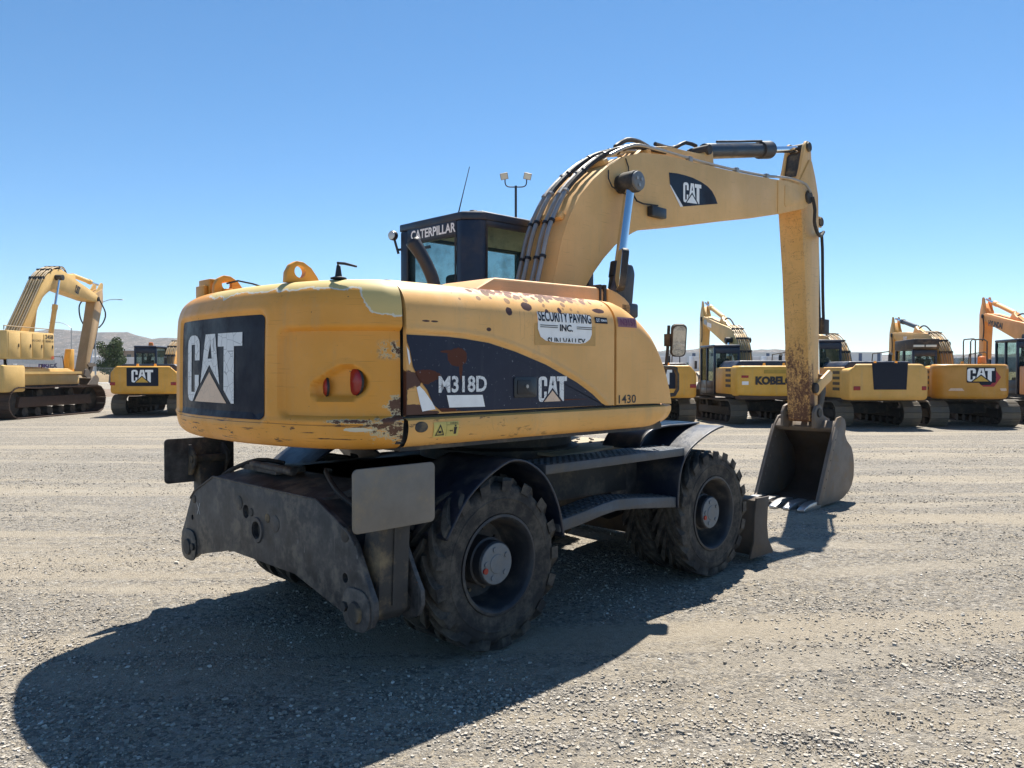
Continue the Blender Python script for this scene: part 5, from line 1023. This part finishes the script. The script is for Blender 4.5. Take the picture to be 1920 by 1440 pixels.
# left of the wheeled machine: chamfered rear with CAT panel, orange beacon
def rail_gear(T0, Ru, CW, d): pass
crawler('yellow crawler excavator with black CAT panel and orange beacon on its cab', (-14.3, 32.3, 0), -5, -2, dict(k=.93, paint=CATY, boom=CATB, z0=.92, z1=2.07, cham=.22, curve=.10, rc=.12, hw=1.33, tail=2.75, a=4, b=8, gauge=1.15, beacon=True,
    print=[('decal_panel', poly_shape([rrect(0, 1.17, 0, .70, .03)], 1, 1), .585, 1.16, blk, .007)] + cat_print(.80, .48, 0, 1.30, tri_y), lamps=[(-1.12, 1.25, .2, .12), (1.12, 1.25, .2, .12)]))
# big old excavator at the far left
def old_extra(T0, Ru, CW, d):
    def P(mb, n, m_, par=T0, **kw):
        p = mb.build(n, m_, par, **kw)
        if par is T0: p.matrix_local = Ru
        return p
    # upright engine house with doors and grey band along its foot
    hs = P(MB().box(-2.9, -.15, -1.50, -.35, 2.16, 3.18), 'engine_house', CREAM, bev=.03)
    for i in range(4):
        dr = P(MB().box(-2.82 + i * .67, -2.19 + i * .67, -1.515, -1.49, 2.22, 3.12), 'house_door', CREAM, hs, bev=.008); P(MB().box(-2.3 + i * .67, -2.26 + i * .67, -1.53, -1.51, 2.6, 2.72), 'handle', M['black'], dr)
    P(MB().box(-2.9, -.15, -1.522, -1.48, 2.0, 2.155), 'grey_band', M['galv'], hs)
    for j in range(4): P(MB().box(-2.915, -2.895, -1.1, -.8, 2.72 + j * .05, 2.75 + j * .05), 'vent_slat', M['trkframe'], hs)
    decal('lettering', text_shape('245B', .50, .16, .02), plane_fn((-.72, -1.519, 2.96), (1, 0, 0), (0, 0, 1)), M['black'], hs)
    decal('lettering', text_shape('SERIES II', .48, .08, .01), plane_fn((-.71, -1.519, 2.83), (1, 0, 0), (0, 0, 1)), M['black'], hs)
    decal('lettering', text_shape('BALI CONST. CO.', .75, .08, .0), plane_fn((-1.52, -1.519, 2.83), (1, 0, 0), (0, 0, 1)), M['black'], hs)
    decal('sticker', ([(-.36, 2.2), (-.18, 2.2), (-.18, 2.3), (-.36, 2.3)], [(0, 1, 2, 3)]), lambda a, b: Vector((a, -1.520, b)), plain('orange_sticker', (.6, .12, .05), .5, bump=0), hs)
    P(MB().tube([(-2.9, -1.4, 3.2), (-2.9, -1.4, 3.34), (-.3, -1.4, 3.34), (-.2, -1.4, 3.2)], .02, 6), 'hand_rail', M['tanpipe'], hs)
    P(MB().box(-2.6, 1.7, -1.52, -1.35, 1.62, 1.72), 'deck_edge', CREAM); P(MB().prism([(1.0, 1.72), (1.05, 2.2), (1.16, 2.62), (1.38, 2.62), (1.38, 1.72)], -1.4, -1.15), 'step_guard', CATY, bev=.02)
    P(MB().box(-3.15, -1.95, -1.55, 1.5, .98, 1.95), 'rear_counterweight', CREAM, bev=.08)
    decal('reflector', ([(.9, 1.72), (-1.1, 1.72), (-1.1, 1.82), (.9, 1.82)], [(0, 1, 2, 3)]), lambda a, b: Vector((-3.155, a, b)), M['red'], T0.children[-1])
crawler('large cream yellow old excavator with rusty tracks and tall grey-banded engine house', (-19.2, 30.4, 0), 1, 5, dict(k=1.05, tk=1.30, gauge=1.30, paint=CREAM, boom=CREAM, trackm=M['rusttrk'], framem=M['rusttrk'], stickm=RSTICK, z0=1.1, z1=1.7, hw=1.38, tail=2.6, hz=1.75, hh=.05, hoodm=CREAM, cab=False, a=22, b=23, kb=1.22, bw=1.1, foot=(.45, 4.15), yb=-.1, bx=.68, cylz=2.2, ext=[(-.30, .35), (.28, .35)], cylm=CREAM, doors=0,
    bprint=[('lettering', poly_shape(CAT_L + [CAT_TRI], .40, .30), 3.1, 3.50, M['black'])], extra=old_extra))
# right-hand row
crawler('yellow crawler excavator half hidden by the fuel tank, white letters on black panel', (4.75, 27.9, 0), -1, -1, dict(k=.93, paint=CATY, boom=CATB, z0=.92, z1=2.07, cham=.22, curve=.10, rc=.12, hw=1.33, tail=2.75, a=42, b=-20, cab=False, gauge=1.15,
    print=[('decal_panel', poly_shape([rrect(0, 1.17, 0, .70, .03)], 1, 1), .585, 1.16, blk, .007)] + cat_print(.80, .48, 0, 1.30, tri_y), lamps=[(-1.10, 1.25, .2, .12), (1.10, 1.25, .2, .12)]))
def kob_extra(T0, Ru, CW, d):
    sf = lambda y, z, off: Vector((-d['tail'] - off, y, z))
    decal('lettering', text_shape('KOBELCO', 1.45, .27, .06), lambda a, b: Vector((-d['tail'] - .012 + .045 * ((.72 - a) / 1.2) ** 2, .72 - a, 1.30 + b)), M['black'], CW, .1)
    decal('reflector', ([(1.16, 1.52), (.78, 1.52), (.78, 1.60), (1.16, 1.60)], [(0, 1, 2, 3)]), lambda a, b: Vector((-d['tail'] + .05, a, b)), M['red'], CW)
    decal('sticker', ([(1.14, 1.30), (.86, 1.30), (.86, 1.41), (1.14, 1.41)], [(0, 1, 2, 3)]), lambda a, b: Vector((-d['tail'] + .05, a, b)), wht, CW)
    decal('faded_patch', ([(.45, 1.66), (-1.0, 1.66), (-1.0, 1.77), (.45, 1.77)], [(0, 1, 2, 3)]), lambda a, b: Vector((-d['tail'] - .010, a, b)), plain('faded_gold', (.42, .27, .04), .6, bump=0), CW, .1)
    MB().box(-d['tail'] + .06, -d['tail'] + .5, -d['hw'] + .06, d['hw'] - .06, d['z0'] - .1, d['z0'] + .03).build('rusty_lower_lip', M['rusttrk'], CW, .03)
crawler('yellow excavator with black KOBELCO lettering across its scraped rear', (8.25, 27.3, 0), -4, -6, dict(k=.93, paint=KOB, boom=CREAM, cabm=M['cabpaint'], z0=1.0, z1=2.05, curve=.10, rc=.22, hw=1.36, tail=2.72, a=-8, b=0, gauge=1.18, hh=.2, extra=kob_extra, cz=2.80, kb=.96, bprint=[('label_plate', poly_shape([rrect(0, .55, 0, .17, .02)], 1, 1), 3.9, 3.72, wht), ('label_plate', poly_shape([rrect(0, .40, 0, .19, .02)], 1, 1), 4.5, 3.78, M['galv'])]))
crawler('yellow crawler excavator with blank black panel and brown side vents', (11.25, 26.0, 0), -2, -2, dict(k=.93, paint=CATB, boom=CATB, z0=.92, z1=2.10, cham=.16, curve=.08, rc=.10, hw=1.30, tail=2.80, a=4, b=0, gauge=1.15, hh=.16,
    print=[('decal_panel', ([(0, .80), (1.10, .80), (1.06, 0), (.06, 0)], [(0, 1, 2, 3)]), .57, 1.18, blk, .008)], lamps=[(-1.05, 1.22, .14, .12), (1.0, 1.22, .2, .12)]))
HEX = [(0, .5), (.18, 1), (.72, 1), (1, .5), (.72, 0), (.3, 0)]
def new_extra(T0, Ru, CW, d):
    def P(mb, n, m_, par=T0, **kw):
        p = mb.build(n, m_, par, **kw)
        if par is T0: p.matrix_local = Ru
        return p
    r = P(MB().tube([(.2, -1.0, 1.9), (.2, -1.0, 2.75), (.3, -1.0, 2.82), (1.0, -1.0, 2.82), (1.05, -1.0, 2.75), (1.05, -1.0, 1.9)], .022, 8), 'hand_rail', M['dark']); P(MB().tube([(-.9, -.35, 1.9), (-.9, -.35, 2.68), (-.85, -.42, 2.75), (-.85, -.78, 2.75), (-.9, -.85, 2.68), (-.9, -.85, 1.9)], .022, 8), 'hand_rail', M['dark'])
    P(MB().lathe([(.12, 0), (.12, .05), (.11, .20), (.001, .24)], 16, Matrix.Translation((-1.75, -.30, 1.97)) @ Matrix.Rotation(R(90), 4, 'X')), 'beacon', M['amber'])
crawler('new dark yellow excavator with red hexagon CAT emblem and guarded black cab', (14.45, 26.0, 0), 6, 4, dict(k=.92, paint=NEWY, boom=CATB, z0=.95, z1=2.12, curve=.32, rc=.30, hw=1.22, tail=2.35, a=0, b=-2, gauge=1.15, hh=.05, hoodm=CATY, guard=True, cz=2.70, yb=-.15, cylm2=M['cylblack'], cylm=M['cylblack'], extra=new_extra, bprint=[('lettering', poly_shape(CAT_L + [CAT_TRI], .36, .25), 3.6, 3.60, wht)],
    print=[('hexagon_emblem', poly_shape([HEX], .82, .57), .10, 1.26, plain('red_print', (.35, .02, .03), .5, bump=0), .010), ('hexagon_inner', poly_shape([HEX], .68, .47), .12, 1.31, blk, .016), ('decal_panel', poly_shape([rrect(0, .86, 0, .47, .03)], 1, 1), .32, 1.38, blk, .020)] + cat_print(.80, .40, -.09, 1.42, tri_y, .026) + [('reflector', poly_shape([[(0, 0), (.42, 0), (.36, .08), (.06, .08)]], 1, 1), .80, 1.13, M['pink'], .012), ('reflector', poly_shape([[(0, 0), (.22, 0), (.2, .08), (-.04, .08)]], 1, 1), -.72, 1.13, M['pink'], .012)]))
crawler('orange excavator with HYUNDAI lettering on its boom', (18.25, 26.2, 0), 8, 3, dict(k=.95, paint=ORG, boom=ORG, z0=.95, z1=2.05, tail=2.7, hw=1.35, a=-7, b=2, yb=.05, kb=1.0, gauge=1.15, cylm=ORG, bprint=[('lettering', text_shape('HYUNDAI', 1.15, .23, .05), 3.55, 3.62, M['black'])]))

# ================================================================== thin haze over the whole place
hb = MB().box(-3600, 3600, -60, 2800, -22, 165).build('haze', None, smooth=False); kind(hb, 'stuff')
hm = bpy.data.materials.new('thin_haze'); hm.use_nodes = True; nt = hm.node_tree; nt.nodes.remove(nt.nodes['Principled BSDF'])
pv = nt.nodes.new('ShaderNodeVolumePrincipled'); pv.inputs['Color'].default_value = (.80, .86, .95, 1); pv.inputs['Density'].default_value = .00011; pv.inputs['Anisotropy'].default_value = .2
nt.links.new(pv.outputs[0], nt.nodes['Material Output'].inputs['Volume']); hb.data.materials.append(hm)

# nothing deeper than thing > part > sub-part
def depth(o):
    n = 1
    while o.parent: o = o.parent; n += 1
    return n
for _ in range(3):
    for o in list(bpy.data.objects):
        if depth(o) > 3: q = o.parent; o.matrix_basis = q.matrix_basis @ o.matrix_basis; o.parent = q.parent
